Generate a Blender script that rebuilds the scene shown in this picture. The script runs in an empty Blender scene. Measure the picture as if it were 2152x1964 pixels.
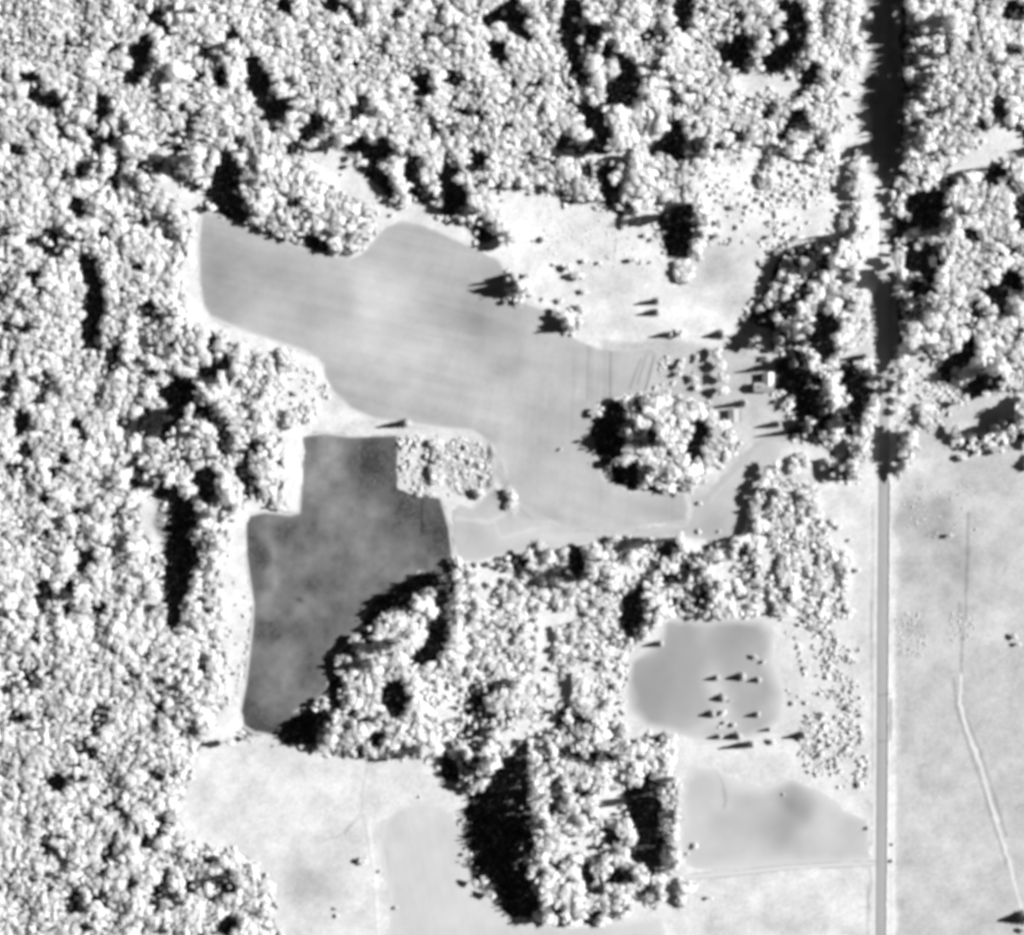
import bpy, math, random
import numpy as np
C = bpy.context.scene.collection
S = 0.35                      # metres per photograph pixel
W2, H2 = 1076.0, 982.0
EL = math.radians(35.0)       # sun elevation
AZ = (0.990, 0.140)           # horizontal direction towards the sun (east, slightly north)
TAN = math.tan(EL)
CAMH = 2300.0
EXPO = 1.6
K = 2 ** EXPO * 5.0 * math.sin(EL) / math.pi      # what a sunlit flat surface of albedo 1 renders as

# ------------------------------------------------------------------ camera, sky, sun
sc = bpy.context.scene
cam = bpy.data.cameras.new('camera'); co = bpy.data.objects.new('camera', cam); C.objects.link(co)
co.location = (0, 0, CAMH)
cam.sensor_width = 36.0
cam.lens = 36.0 * CAMH / (2152 * S)
cam.clip_start = 10; cam.clip_end = 20000
sc.camera = co
w = bpy.data.worlds.new('World'); sc.world = w; w.use_nodes = True
nt = w.node_tree; nt.nodes.clear()
sky = nt.nodes.new('ShaderNodeTexSky'); sky.sky_type = 'NISHITA'; sky.sun_disc = False
sky.sun_elevation = EL; sky.sun_rotation = math.atan2(AZ[0], AZ[1])
sky.air_density = 0.16; sky.dust_density = 0.0; sky.ozone_density = 1.0
bw = nt.nodes.new('ShaderNodeRGBToBW'); bg = nt.nodes.new('ShaderNodeBackground'); wo = nt.nodes.new('ShaderNodeOutputWorld')
bg.inputs['Strength'].default_value = 0.05
nt.links.new(sky.outputs[0], bw.inputs[0]); nt.links.new(bw.outputs[0], bg.inputs[0]); nt.links.new(bg.outputs[0], wo.inputs[0])
sun = bpy.data.lights.new('sun', 'SUN'); so = bpy.data.objects.new('sun', sun); C.objects.link(so)
sun.energy = 5.0; sun.angle = math.radians(0.5); sun.color = (1, 1, 1)
so.rotation_euler = (math.pi / 2 - EL, 0, math.atan2(AZ[1], AZ[0]) + math.pi / 2)
so.location = (300, 40, 300)
sc.view_settings.view_transform = 'Standard'; sc.view_settings.look = 'None'
sc.view_settings.exposure = EXPO; sc.view_settings.gamma = 1.0
sc.cycles.max_bounces = 6; sc.cycles.diffuse_bounces = 4; sc.cycles.transmission_bounces = 8
sc.cycles.pixel_filter_type = 'BLACKMAN_HARRIS'; sc.cycles.filter_width = 4.4

# ------------------------------------------------------------------ coordinates
TO = {1: (0, 0), 2: (700, 0), 3: (1392, 0), 4: (0, 640), 5: (700, 640), 6: (1392, 640), 7: (0, 1264), 8: (700, 1264), 9: (1392, 1264)}
TS = 760 / 1998.0
FS = 2152 / 2016.0
def P(px, py): return ((px - W2) * S, (H2 - py) * S)
def T(t, u, v): o = TO[t]; return P(o[0] + u * TS, o[1] + v * TS)
def F(x, y): return P(x * FS, y * FS)
def Z4(u, v): return P(1380 + u * 400 / 2016.0, 600 + v * 365 / 1840.0)
TR = TS * S                    # metres per tile pixel
FR = FS * S
def fpoly(s):
    a = [float(q) for q in s.replace(',', ' ').split()]
    return [F(a[i], a[i + 1]) for i in range(0, len(a), 2)]
def tpoly(t, s):
    a = [float(q) for q in s.replace(',', ' ').split()]
    return [T(t, a[i], a[i + 1]) for i in range(0, len(a), 2)]
def chains(t, s):
    out = []
    for ch in s.split(';'):
        a = [float(q) for q in ch.replace(',', ' ').split()]
        if a: out.append([T(t, a[i], a[i + 1]) + (a[i + 2] * TR,) for i in range(0, len(a), 3)])
    return out
def pts(t, s):
    a = [float(q) for q in s.replace(',', ' ').split()]
    return [T(t, a[i], a[i + 1]) + (a[i + 2] * TR,) for i in range(0, len(a), 3)]

# ------------------------------------------------------------------ traced plan: shaded gaps, open land, crowns
BLACK = []; MID = []
BLACK += chains(1, '170 430 45;195 540 35 290 560 52;25 530 25;930 150 33;740 290 38 790 250 48 780 340 42 760 400 33 720 445 33;850 95 40;'
 '555 580 46 565 660 26;520 740 36 545 805 32 600 760 26;1570 30 45;1840 20 55;1395 340 38 1410 440 52 1435 500 38 1500 610 58 1550 590 44;1280 200 34;'
 '1740 680 48 1690 740 42;1240 840 28 1240 960 70 1230 1060 84 1270 1110 66 1275 1170 36 1350 1200 33;1700 1310 24 1740 1345 36 1790 1365 22;'
 '420 1120 36 430 1165 32;480 1450 46 500 1560 44 520 1640 48 510 1740 42 500 1830 46;180 1530 42;1960 810 45')
MID += chains(1, '40 430 26;640 265 30;780 40 24;1130 300 38;1210 430 34;1100 430 28;1510 720 28;1330 790 38;240 1600 34;20 1620 25;40 1290 42;290 1310 42 280 1400 30;'
 '180 1340 34;450 960 32;360 970 28;860 940 44 790 930 36;920 1240 42 940 1310 28;790 1240 28;1620 1120 32;1600 840 28 1660 830 28;1970 600 42;850 1720 46;'
 '660 860 28 670 930 28;110 840 42;330 680 36 350 760 28;580 1300 32;620 1000 32;1630 1290 20;120 1700 36;60 1800 40;380 260 26;1010 600 28;1060 700 34;780 1480 26;1050 340 26')
BLACK += chains(2, '20 30 46;860 100 42 900 80 28;1000 50 46 1030 150 46 1060 190 32;880 240 36 910 300 40;1320 30 46 1300 150 56 1280 200 46 1330 250 36 1330 330 30;'
 '1440 180 42 1420 240 28;1530 270 33 1510 310 28;1620 350 46 1640 440 56 1560 500 64 1620 510 66 1560 570 46;1390 590 38 1440 650 56 1470 740 56 1460 810 46 1410 828 24;'
 '1260 770 40 1340 815 14;1890 690 38 1890 780 52 1810 805 42 1910 845 38;1770 835 28;1930 40 46 1930 130 42;490 450 52 510 490 38;'
 '140 810 42 190 830 33 260 820 56 270 770 28;210 920 38 260 1020 46 320 1060 28;430 900 36 430 980 36 470 1060 36 510 1090 38;640 950 42 620 1020 36 680 1060 54 720 1090 36 640 1150 40;'
 '810 880 48;860 1290 40 850 1330 50 920 1330 38;1500 970 40 1530 1050 44 1540 1100 44;1880 1200 56 1880 1300 66 1885 1380 46 1960 1170 40 1930 1330 56')
MID += chains(2, '110 90 28 130 140 26;650 430 50;1350 390 36 1390 450 24;550 680 28 550 740 24;540 230 36 520 190 28;135 560 32 135 650 32;30 340 24;780 930 30;560 1130 24 650 1180 24 720 1190 16;'
 '860 1210 40 810 1240 36;820 1010 28;1400 940 36;1090 870 40 1140 870 24;1230 870 28;1500 910 36;1630 1170 34;1590 1240 22;1650 1230 18;1910 1490 36 1910 1530 30;1880 540 44;640 180 22;700 620 26;660 740 28;990 470 26;1130 470 36;820 640 30;340 90 28;580 50 24;960 700 26;1720 200 34;1750 420 34')
BLACK += chains(2, '800 1570 22 850 1590 44 900 1580 56 960 1590 50 975 1620 36;1150 1810 22 1200 1790 44 1240 1800 40;1200 1730 18 1205 1780 30')
BLACK += chains(3, '110 30 54 120 120 44;700 40 64 725 130 64 745 220 44 720 290 46 640 285 44 620 340 50 700 350 34 560 345 34;450 220 42 430 290 46 400 345 34 340 285 34 325 245 26;605 180 28;'
 '820 400 52 855 440 34 800 440 34;750 650 44;70 740 46 60 830 40;1010 950 34 1005 1050 40 1020 1130 32;'
 '890 1740 46 900 1800 56;500 1770 44 580 1800 44;1215 1530 36 1228 1620 56 1222 1720 56 1240 1820 64;1290 1570 22;1310 1660 22;1390 1130 56 1460 1110 72 1500 1180 52 1430 1220 54;1310 1270 50 1260 1270 26;'
 '1390 1370 50 1385 1450 62 1460 1410 66 1470 1500 54 1450 1570 44 1400 1600 34;1820 990 46;1940 60 54 1905 75 36;1850 600 34 1870 640 32;1820 1600 26 1850 1640 46 1885 1700 40;1940 1550 52 1900 1540 36')
BLACK.append(('poly', tpoly(3, '1190 -160 1340 -160 1340 0 1345 200 1340 400 1322 600 1318 750 1310 900 1285 1000 1210 1000 1185 900 1110 860 1125 800 1085 750 1130 700 1095 640 1085 560 1120 480 1150 400 1170 250 1110 235 1160 190 1160 60')))
MID += chains(3, '440 110 28;950 430 32 1000 400 22;1120 130 30;800 660 40 700 680 34;650 740 34;880 790 52 820 860 34 790 850 28;1035 850 22;1010 1230 42 1010 1290 34;960 1305 26 860 1350 44 760 1370 52 700 1390 36;'
 '640 1390 24 630 1460 26 590 1530 30 570 1570 30;720 1450 36;880 1470 36;760 1600 42 720 1640 32;650 1700 44 620 1730 42;1000 1520 50;1210 1450 34;1560 1010 44 1520 1080 36;1230 1310 20;1840 940 20 1910 920 14;'
 '1840 550 28;1910 280 38;1740 1720 36;1760 1600 26;1980 1120 36 1975 1250 36;1700 1300 36;1940 1390 36;1990 840 26;570 910 26;545 1000 30;610 840 24;1350 1740 36;370 540 26;60 550 44;180 830 38;590 600 34 540 650 22;1000 1690 34;1740 690 30;1640 1180 24;420 760 30;300 820 30')
BLACK += chains(4, '520 20 54 490 110 42 500 190 42 540 240 26;1120 365 36 1180 360 44 1240 322 30;970 440 60 920 480 44 1010 500 54 1060 470 34;960 600 58 930 640 42;1180 190 34;1120 950 54 1120 1000 54 1160 1060 34;'
 '910 1020 36 960 1030 40;1010 1120 66 1005 1220 76 1000 1330 84 1010 1400 84 990 1490 64 970 1580 54 960 1680 40 950 1740 34;470 1400 42 460 1430 34;120 660 44')
MID += chains(4, '140 130 40;250 420 40 280 430 30 220 520 36;120 610 40;140 800 40 170 830 26;40 430 44;1170 260 26;830 610 18;1580 310 42 1560 275 28 1560 370 24;1600 630 38 1690 590 24;1130 570 42 1200 640 22 1240 690 34 1240 780 34 1240 830 26;'
 '1420 770 42 1360 860 26 1350 940 42 1400 1010 46;980 870 22 1030 870 18;770 930 36;740 1010 42;1520 1090 38;1270 1130 26;1150 1620 50 1180 1700 34;250 1570 54;390 1570 32;380 1680 30;1120 1270 34;410 640 26 480 730 26;680 650 34 700 710 26;'
 '250 1060 36;240 1270 36;840 40 42;610 340 44 640 250 34;910 730 34;820 720 20;360 860 30;60 900 34;30 1700 36;300 930 28;560 1680 34;420 1120 26;960 220 26;90 290 20')
BLACK += chains(5, '1550 570 54 1570 620 54 1490 680 70 1470 740 76 1530 740 54 1540 850 54 1580 910 70 1640 930 52 1600 970 30;'
 '650 1450 36 560 1500 58 480 1510 46 440 1570 40 350 1610 56 250 1650 58 195 1710 44;630 1540 44 620 1640 54 620 1740 44;550 1790 44;1335 1390 44 1350 1460 44 1380 1490 24;1660 1620 54 1650 1720 62 1650 1790 34;1860 1330 50')
MID += chains(5, '1680 570 42;1760 740 38;785 1040 22;960 1040 20 970 1090 12;1030 1400 44 1040 1460 32;1100 1530 34;1140 1360 42;1260 1390 18;1490 1500 16 1420 1560 26;1870 1500 30;1520 1305 22 1640 1300 24;1900 1000 30;545 770 22;560 835 28;545 940 30;700 1800 26')
BLACK += chains(6, '890 60 44 895 120 54 860 190 62 900 250 54 895 300 34;540 330 30 640 330 44 740 335 52;660 430 44 690 430 60 770 440 70 840 460 52 790 550 70 860 560 62 870 640 52 850 690 34 730 665 36 640 675 24;'
 '985 330 32 1060 350 54 1040 440 58 1100 430 56 1085 530 56 1045 620 48 1035 690 36;1250 30 54 1250 120 44 1250 220 52 1265 290 42;1285 380 30 1280 430 22;1580 350 52 1650 300 44 1720 230 44 1520 390 24;'
 '1760 440 50 1830 425 32 1700 460 30;1560 720 34 1620 735 24 1690 730 42 1760 685 52 1850 620 56 1930 570 50 1970 560 34;1230 740 72 1230 840 72 1240 910 50;985 800 44 990 880 44 985 930 32;'
 '510 930 38 480 1010 38 440 1050 28 460 1105 24;210 680 42 210 740 42 165 820 28;690 40 42;430 210 44 480 150 54 560 170 50 590 120 40 560 220 36;30 1330 42;1980 740 34;1990 880 26')
MID += chains(6, '1265 520 16;1265 575 16;1430 600 38;885 880 30 890 950 24;1080 820 22;470 1180 26 460 1230 22;740 860 22 710 900 20;150 880 16;770 1060 42 800 1020 24;990 1400 26 1000 1480 18;450 1330 24;270 1330 20;200 1580 50 210 1650 36;'
 '650 1450 34 680 1550 34 700 1650 34 620 1680 26;20 1530 26 120 1450 24;1140 360 24;600 1200 26;650 1200 30;730 1260 24;90 1650 34;400 1600 34')
BLACK += chains(7, '1560 715 34 1640 730 58 1700 690 76 1600 690 50 1780 630 34 1700 770 40;1850 560 28 1850 450 28 1850 400 20;960 50 52 960 130 26;300 990 52;1260 1790 52')
MID += chains(7, '1870 270 24 1940 240 24;1130 320 20 1135 400 24;1045 720 34;550 580 36 570 640 34 530 710 30;100 630 40;870 950 44;260 1360 44 270 1260 24;430 1580 30 400 1680 44;880 1600 46 920 1490 20 860 1640 34;570 1620 40;1250 1560 54 1250 1500 34;'
 '1450 1570 34;900 1190 34;690 1190 26;820 1320 44 900 1260 24;590 1370 34;500 820 34 420 810 22;120 980 34;620 1120 34;720 1540 34;1150 1420 30;240 40 30;200 190 30;620 240 26;180 410 40;750 400 30;1190 1640 26;1060 1560 26;700 440 20;880 580 30;30 480 26;820 1790 34;480 1790 30;250 1500 26')
BLACK += chains(8, '330 490 62 350 550 54 340 630 24;230 760 42;10 380 26 10 480 30;620 50 44 590 150 54 560 260 54 480 310 40;1310 450 44 1310 510 40;640 920 50 640 970 58;1550 1300 44;1600 1510 42 1560 1520 34;1400 1510 36')
BLACK.append(('poly', tpoly(8, '1080 780 1060 960 1080 1100 1100 1350 1065 1450 1065 1510 1110 1600 1170 1715 1080 1745 930 1715 890 1650 915 1600 835 1580 900 1550 770 1510 800 1450 742 1420 785 1390 695 1340 750 1300 685 1260 735 1220 700 1160 735 1090 850 1020 890 940 1000 830')))
BLACK.append(('poly', tpoly(8, '1610 1010 1700 1030 1720 950 1770 960 1790 1040 1820 1120 1830 1230 1830 1290 1870 1370 1870 1450 1820 1510 1770 1500 1700 1450 1650 1440 1640 1360 1680 1290 1650 1200 1600 1090')))
MID += chains(8, '200 200 34;100 270 30;100 600 16 160 660 20;150 800 26;800 500 42 820 580 36 810 670 54 780 760 54;860 470 26;1660 180 22;1370 570 16;240 860 20;620 870 40;1230 1020 34 1240 1100 36 1220 1160 26;1350 1040 36 1380 1090 46 1410 1130 34;1280 810 34;'
 '1840 1000 24 1840 1130 20;1380 1440 32;1420 1580 34;1350 630 40;1550 700 32;1830 760 32 1770 790 26;1750 1590 40;1900 1590 36;1890 1660 20;1440 1740 44;1180 850 30;1350 860 30;1450 850 30;1520 850 26;1230 1440 34;1130 1500 24;770 880 36;800 960 30;1230 1690 30;1560 1700 30')

# open land: (polygon, tone)
OPEN = [
 (fpoly('375,360 405,385 395,420 390,480 393,580 405,625 365,645 352,560 366,470 368,400'), .9),
 (fpoly('405,625 490,655 575,685 640,722 655,780 745,825 600,852 520,852 545,800 560,730 500,690 440,665 380,650'), .9),
 (fpoly('592,850 592,1010 485,1020 490,1100 500,1200 495,1300 482,1370 480,1450 395,1475 410,1430 440,1390 445,1300 432,1230 440,1150 440,1080 452,1010 480,990 545,975 560,900 545,850'), .9),
 (tpoly(4, '790 1000 850 1000 880 1250 890 1450 900 1600 850 1660 800 1680 830 1560 840 1400 800 1250 770 1100'), .86),
 (tpoly(4, '860 1080 930 1080 930 1300 890 1320 870 1200'), .38),
 (fpoly('955,375 1050,370 1150,395 1190,405 1240,430 1290,400 1350,390 1420,370 1500,345 1570,345 1640,385 1650,330 1680,300 1702,330 1745,350 1750,400 1752,520 1735,540 1712,560 1698,600 1685,560 1678,500 1640,475 1560,492 1525,520 1500,560 1480,610 1445,640 1470,660 1420,690 1290,690 1200,692 1130,665 1090,615 1040,598 1000,545 985,510 962,480 992,470 985,440 962,420'), .93),
 (tpoly(6, '-330 180 0 200 300 235 420 150 480 80 640 170 640 260 800 270 870 320 900 310 1060 245 1130 170 1140 60 1200 60 1200 300 1240 330 1260 640 1160 700 1050 740 850 700 700 690 900 740 1050 760 1180 960 1180 1000 900 990 820 960 640 990 580 1100 500 1160 490 1290 300 1300 200 1290 150 1050 250 900 400 800 410 700 260 580 100 500 -330 500'), .64),
 (fpoly('1755,700 1765,690 1830,700 1850,740 1900,790 1960,780 2016,765 2120,755 2120,1980 1755,1980'), .64),
 (fpoly('1695,-60 1775,-60 1772,340 1758,360 1757,520 1765,540 1768,720 1755,760 1755,960 1720,960 1712,720 1706,560 1690,330 1700,200'), .90),
 (fpoly('1708,-60 1776,-60 1774,345 1712,345'), .36),  # shade painted into the verge colour along the upper road's tree shadow
 (fpoly('930,845 985,895 1022,975 1070,1010 1130,1032 1250,1038 1362,1018 1366,1048 1250,1062 1060,1052 978,1002 958,940'), .60),
 (fpoly('1716,540 1768,530 1768,715 1720,715'), .42),  # verge colour darkened the same way under the middle road's tree shadow
 (fpoly('1712,760 1766,760 1764,1980 1700,1980 1705,900'), .85),
 (fpoly('392,1468 480,1450 560,1455 620,1478 740,1492 860,1490 870,1530 920,1560 905,1650 930,1740 1000,1805 1100,1818 1240,1812 1290,1790 1310,1740 1340,1980 540,1980 545,1830 525,1730 490,1690 350,1665 368,1560'), .83),
 (fpoly('1480,1212 1300,1216 1290,1240 1228,1290 1212,1340 1220,1420 1230,1450 1318,1440 1328,1480 1328,1600 1328,1690 1312,1740 1290,1790 1300,1980 1735,1980 1735,940 1600,930 1540,980 1500,1060 1500,1150'), .82),
 (tpoly(8, '480 470 600 400 700 330 750 430 720 600 690 720 620 830 560 760 500 680'), .9),
 (tpoly(8, '1100 400 1260 380 1440 310 1640 300 1660 640 1480 640 1420 560 1260 560 1230 690 1090 750 950 850 920 720 1090 620'), .86),
 (tpoly(8, '1460 1030 1590 1030 1600 1200 1500 1200 1440 1120'), .88),
 (tpoly(8, '1300 1310 1480 1290 1480 1390 1300 1400'), .86),
 (tpoly(8, '1640 1570 1740 1640 1900 1690 2000 1700 1600 1760'), .86),
 (tpoly(5, '1560 1490 1760 1300 1810 1420 1640 1600'), .88),
 (tpoly(6, '130 1290 220 1290 230 1390 140 1390'), .9), (tpoly(6, '260 1420 460 1400 480 1510 280 1530'), .9),
 (tpoly(1, '900 740 948 740 950 990 1060 1020 1110 1050 1080 1160 1010 1190 980 1060 850 1020 890 980'), .86),
 (tpoly(2, '-120 820 60 850 190 960 280 1080 330 1130 440 1130 540 1130 700 1210 770 1280 900 1390 960 1480 930 1500 800 1400 500 1240 380 1210 300 1250 150 1420 100 1420 190 1300 240 1200 200 1130 80 1090 0 1060 -80 1000'), .9),
 (tpoly(4, '752 -20 815 0 812 300 795 440 770 600 735 800 690 900 670 880 700 760 735 600 770 440 775 200'), .86),
 (tpoly(3, '1780 720 1850 680 1960 690 1998 760 2100 860 1998 900 1750 940 1690 960 1640 980 1560 960 1700 850'), .84),
 (tpoly(3, '120 980 250 900 420 850 560 790 640 820 700 900 830 900 960 820 1050 830 1040 1000 700 1080 300 1080'), .92),
 (tpoly(3, '420 400 530 390 700 410 760 470 720 560 560 510 450 600 400 500'), .82),
 (tpoly(3, '1000 440 1110 330 1085 600 1062 800 1000 830 900 700 860 640 960 560'), .84),
 (tpoly(2, '1090 700 1180 810 1330 850 1550 850 1700 815 1850 700 1870 715 1710 845 1560 880 1310 880 1160 830 1075 715'), .85),
 (tpoly(5, '700 1480 900 1400 1200 1560 1560 1540 1580 1800 1400 1900 1100 1860 900 1900 720 1840'), .86), (tpoly(8, '720 120 1000 60 1200 180 1560 160 1620 330 1440 320 1260 380 1100 400 900 460 740 400'), .86),
 (tpoly(5, '370 700 900 690 900 980 1000 1000 1000 1180 640 1400 640 1160 580 1050 380 1000'), .82),
 (fpoly('592,846 700,842 790,835 790,850 690,862 592,862'), .85),
]
CLUMP = [tpoly(3, '-20 1180 120 1120 240 1115 260 1280 210 1420 30 1430 -10 1300'),  # clump floor spans its shadow too: dark colour deepens the shade there
 tpoly(3, '1045 820 1100 830 1095 1300 1010 1370 960 1330 1035 1260'),
 tpoly(6, '600 40 700 90 720 260 600 270 610 160'), tpoly(6, '620 300 700 290 780 250 860 280 960 370 1040 290 1135 270 1200 420 1195 560 1150 690 1095 740 860 745 700 730 690 690 760 640 690 560 660 480 612 470 640 400'),  # farm grove: dark floor colour laid over lawn to deepen the tree shade
 tpoly(6, '1630 765 1700 740 1800 690 1900 635 2000 570 2090 540 2090 700 1950 760 1800 800 1700 810'), tpoly(6, '1300 660 1400 720 1370 910 1280 950 1300 840'),
 tpoly(6, '1020 770 1080 780 1075 970 1000 970'), tpoly(6, '545 890 610 890 570 1070 500 1190 470 1130 520 1050'), tpoly(6, '1310 340 1350 340 1345 470 1300 465'),
 tpoly(6, '925 790 950 790 945 970 920 970'),
 tpoly(2, '975 1500 1040 1530 1070 1600 1060 1670 1000 1680 960 1650 985 1600'), tpoly(2, '1275 1760 1340 1700 1360 1740 1320 1830 1260 1850 1240 1830'),
 tpoly(8, '700 870 740 900 740 1010 690 1030'), tpoly(8, '1640 1240 1690 1240 1690 1360 1600 1370')]
FIELDS = {}
FIELDS['upper'] = fpoly('396,414 430,420 470,436 520,458 600,486 650,500 690,506 712,495 735,468 758,442 792,432 840,440 900,470 950,490 985,510 998,535 1005,560 1040,596 1092,614 1130,660 1180,684 1240,690 1290,682 1296,715 1278,772 1215,786 1180,800 1160,850 1190,940 1240,962 1350,968 1358,1000 1352,1026 1250,1044 1130,1040 1060,1018 1012,985 990,920 968,878 930,850 860,842 780,832 735,826 690,806 652,770 636,742 634,718 600,692 550,676 490,656 450,640 412,624 398,600 391,560 388,480')
FIELDS['dark'] = fpoly('593,857 640,851 690,858 740,856 784,854 786,900 786,958 830,968 868,978 886,1040 892,1092 870,1110 820,1128 770,1160 730,1182 712,1230 690,1264 660,1292 652,1330 640,1368 610,1388 580,1402 556,1440 530,1446 500,1442 478,1428 472,1400 482,1350 488,1300 496,1230 498,1190 490,1140 483,1090 482,1030 488,1014 520,1006 570,1012 588,1008 590,990 593,930')
FIELDS['wedge'] = fpoly('885,1000 905,990 930,1000 975,955 1000,985 1014,1012 1060,1024 1130,1046 1250,1050 1352,1032 1362,1000 1400,985 1420,960 1450,930 1480,895 1500,868 1530,870 1528,905 1500,950 1475,990 1472,1030 1462,1055 1400,1066 1330,1056 1200,1066 1100,1076 1000,1090 950,1102 902,1106 893,1070')
FIELDS['paddock'] = fpoly('1308,1218 1400,1212 1500,1214 1530,1240 1522,1300 1545,1360 1540,1420 1500,1450 1420,1462 1340,1456 1270,1432 1235,1400 1228,1340 1240,1300 1290,1262')
FIELDS['south paddock'] = fpoly('1340,1540 1365,1505 1410,1510 1450,1540 1500,1550 1560,1530 1600,1548 1660,1590 1712,1610 1715,1690 1640,1700 1480,1708 1360,1716 1338,1690')
FIELDS['ploughland'] = fpoly('782,1590 830,1580 890,1590 912,1650 932,1740 1000,1806 1100,1822 1240,1815 1300,1800 1330,1980 760,1980 765,1830 770,1760 752,1680 755,1620')

# ------------------------------------------------------------------ rasters at 1 m
X0, Y0, NX, NY = -430, -395, 860, 790
gx = X0 + np.arange(NX) + .5; gy = Y0 + np.arange(NY) + .5
GX, GY = np.meshgrid(gx, gy)
def inside(poly, x, y):
    r = np.zeros(x.shape, bool); n = len(poly)
    for i in range(n):
        xa, ya = poly[i]; xb, yb = poly[(i + 1) % n]
        if ya == yb: continue
        c = ((ya > y) != (yb > y)) & (x < (xb - xa) * (y - ya) / (yb - ya) + xa)
        r ^= c
    return r
def sub(xs, ys, m):
    i0 = max(0, int(min(xs) - m - X0)); i1 = min(NX, int(max(xs) + m - X0) + 2); j0 = max(0, int(min(ys) - m - Y0)); j1 = min(NY, int(max(ys) + m - Y0) + 2)
    return slice(j0, j1), slice(i0, i1)
WX = WY = None
def paint_poly(mask, poly, val=True, warp=0):
    s = sub([p[0] for p in poly], [p[1] for p in poly], 1 + 2 * warp)
    mask[s][inside(poly, GX[s] + warp * WX[s], GY[s] + warp * WY[s]) if warp else inside(poly, GX[s], GY[s])] = val
def paint_chain(mask, ch, val=True):
    s = sub([p[0] for p in ch], [p[1] for p in ch], max(p[2] for p in ch))
    x, y = GX[s], GY[s]; m = np.zeros(x.shape, bool)
    n = len(ch)
    for i in range(max(1, n - 1)):
        a = ch[i]; b = ch[min(i + 1, n - 1)]
        dx, dy = b[0] - a[0], b[1] - a[1]; L = dx * dx + dy * dy
        t = np.clip(((x - a[0]) * dx + (y - a[1]) * dy) / L, 0, 1) if L > 0 else 0
        m |= np.hypot(x - a[0] - t * dx, y - a[1] - t * dy) < a[2] + t * (b[2] - a[2])
    mask[s][m] = val
def blur(a, n):
    for _ in range(n):
        p = np.pad(a, 1, mode='edge')
        a = (p[:-2, 1:-1] + p[2:, 1:-1] + p[1:-1, :-2] + p[1:-1, 2:] + 2 * p[1:-1, 1:-1]) / 6
    return a
RNG = np.random.default_rng(7); R = random.Random(11)
def vnoise(x, y, seed, scale):
    g = np.random.default_rng(seed).random((128, 128))
    u = np.asarray(x) / scale + 500.3; v = np.asarray(y) / scale + 500.7
    i = np.floor(u).astype(int); j = np.floor(v).astype(int); a = u - i; b = v - j
    a = a * a * (3 - 2 * a); b = b * b * (3 - 2 * b)
    q = lambda ii, jj: g[jj % 128, ii % 128]
    return (q(i, j) * (1 - a) + q(i + 1, j) * a) * (1 - b) + (q(i, j + 1) * (1 - a) + q(i + 1, j + 1) * a) * b - .5
def fbm(x, y, seed, scale, n=4):
    return sum(vnoise(x, y, seed + k, scale / 2 ** k) * .6 ** k for k in range(n))

WX = 2.4 * fbm(GX, GY, 301, 16, 3); WY = 2.4 * fbm(GX, GY, 311, 16, 3)
openm = np.zeros((NY, NX), bool); otone = np.full((NY, NX), .8)
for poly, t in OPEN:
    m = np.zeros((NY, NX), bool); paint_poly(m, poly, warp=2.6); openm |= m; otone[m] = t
for poly in FIELDS.values(): paint_poly(openm, poly)
dil = blur(openm.astype(float), 10) > .06
openm |= ~(blur((~dil).astype(float), 10) > .06)
for poly in CLUMP: paint_poly(openm, poly, False)
black = np.zeros((NY, NX), bool); mid = np.zeros((NY, NX), bool)
for b in BLACK:
    if b[0] == 'poly': paint_poly(black, b[1])
    else: paint_chain(black, b)
for b in MID: paint_chain(mid, b)
mid &= ~black
cls = np.where(openm, 1, 0)          # 1 open land, 0 wood
def look(a, x, y):
    i = np.clip((np.asarray(x) - X0).astype(int), 0, NX - 1); j = np.clip((np.asarray(y) - Y0).astype(int), 0, NY - 1)
    return a[j, i]

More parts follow.
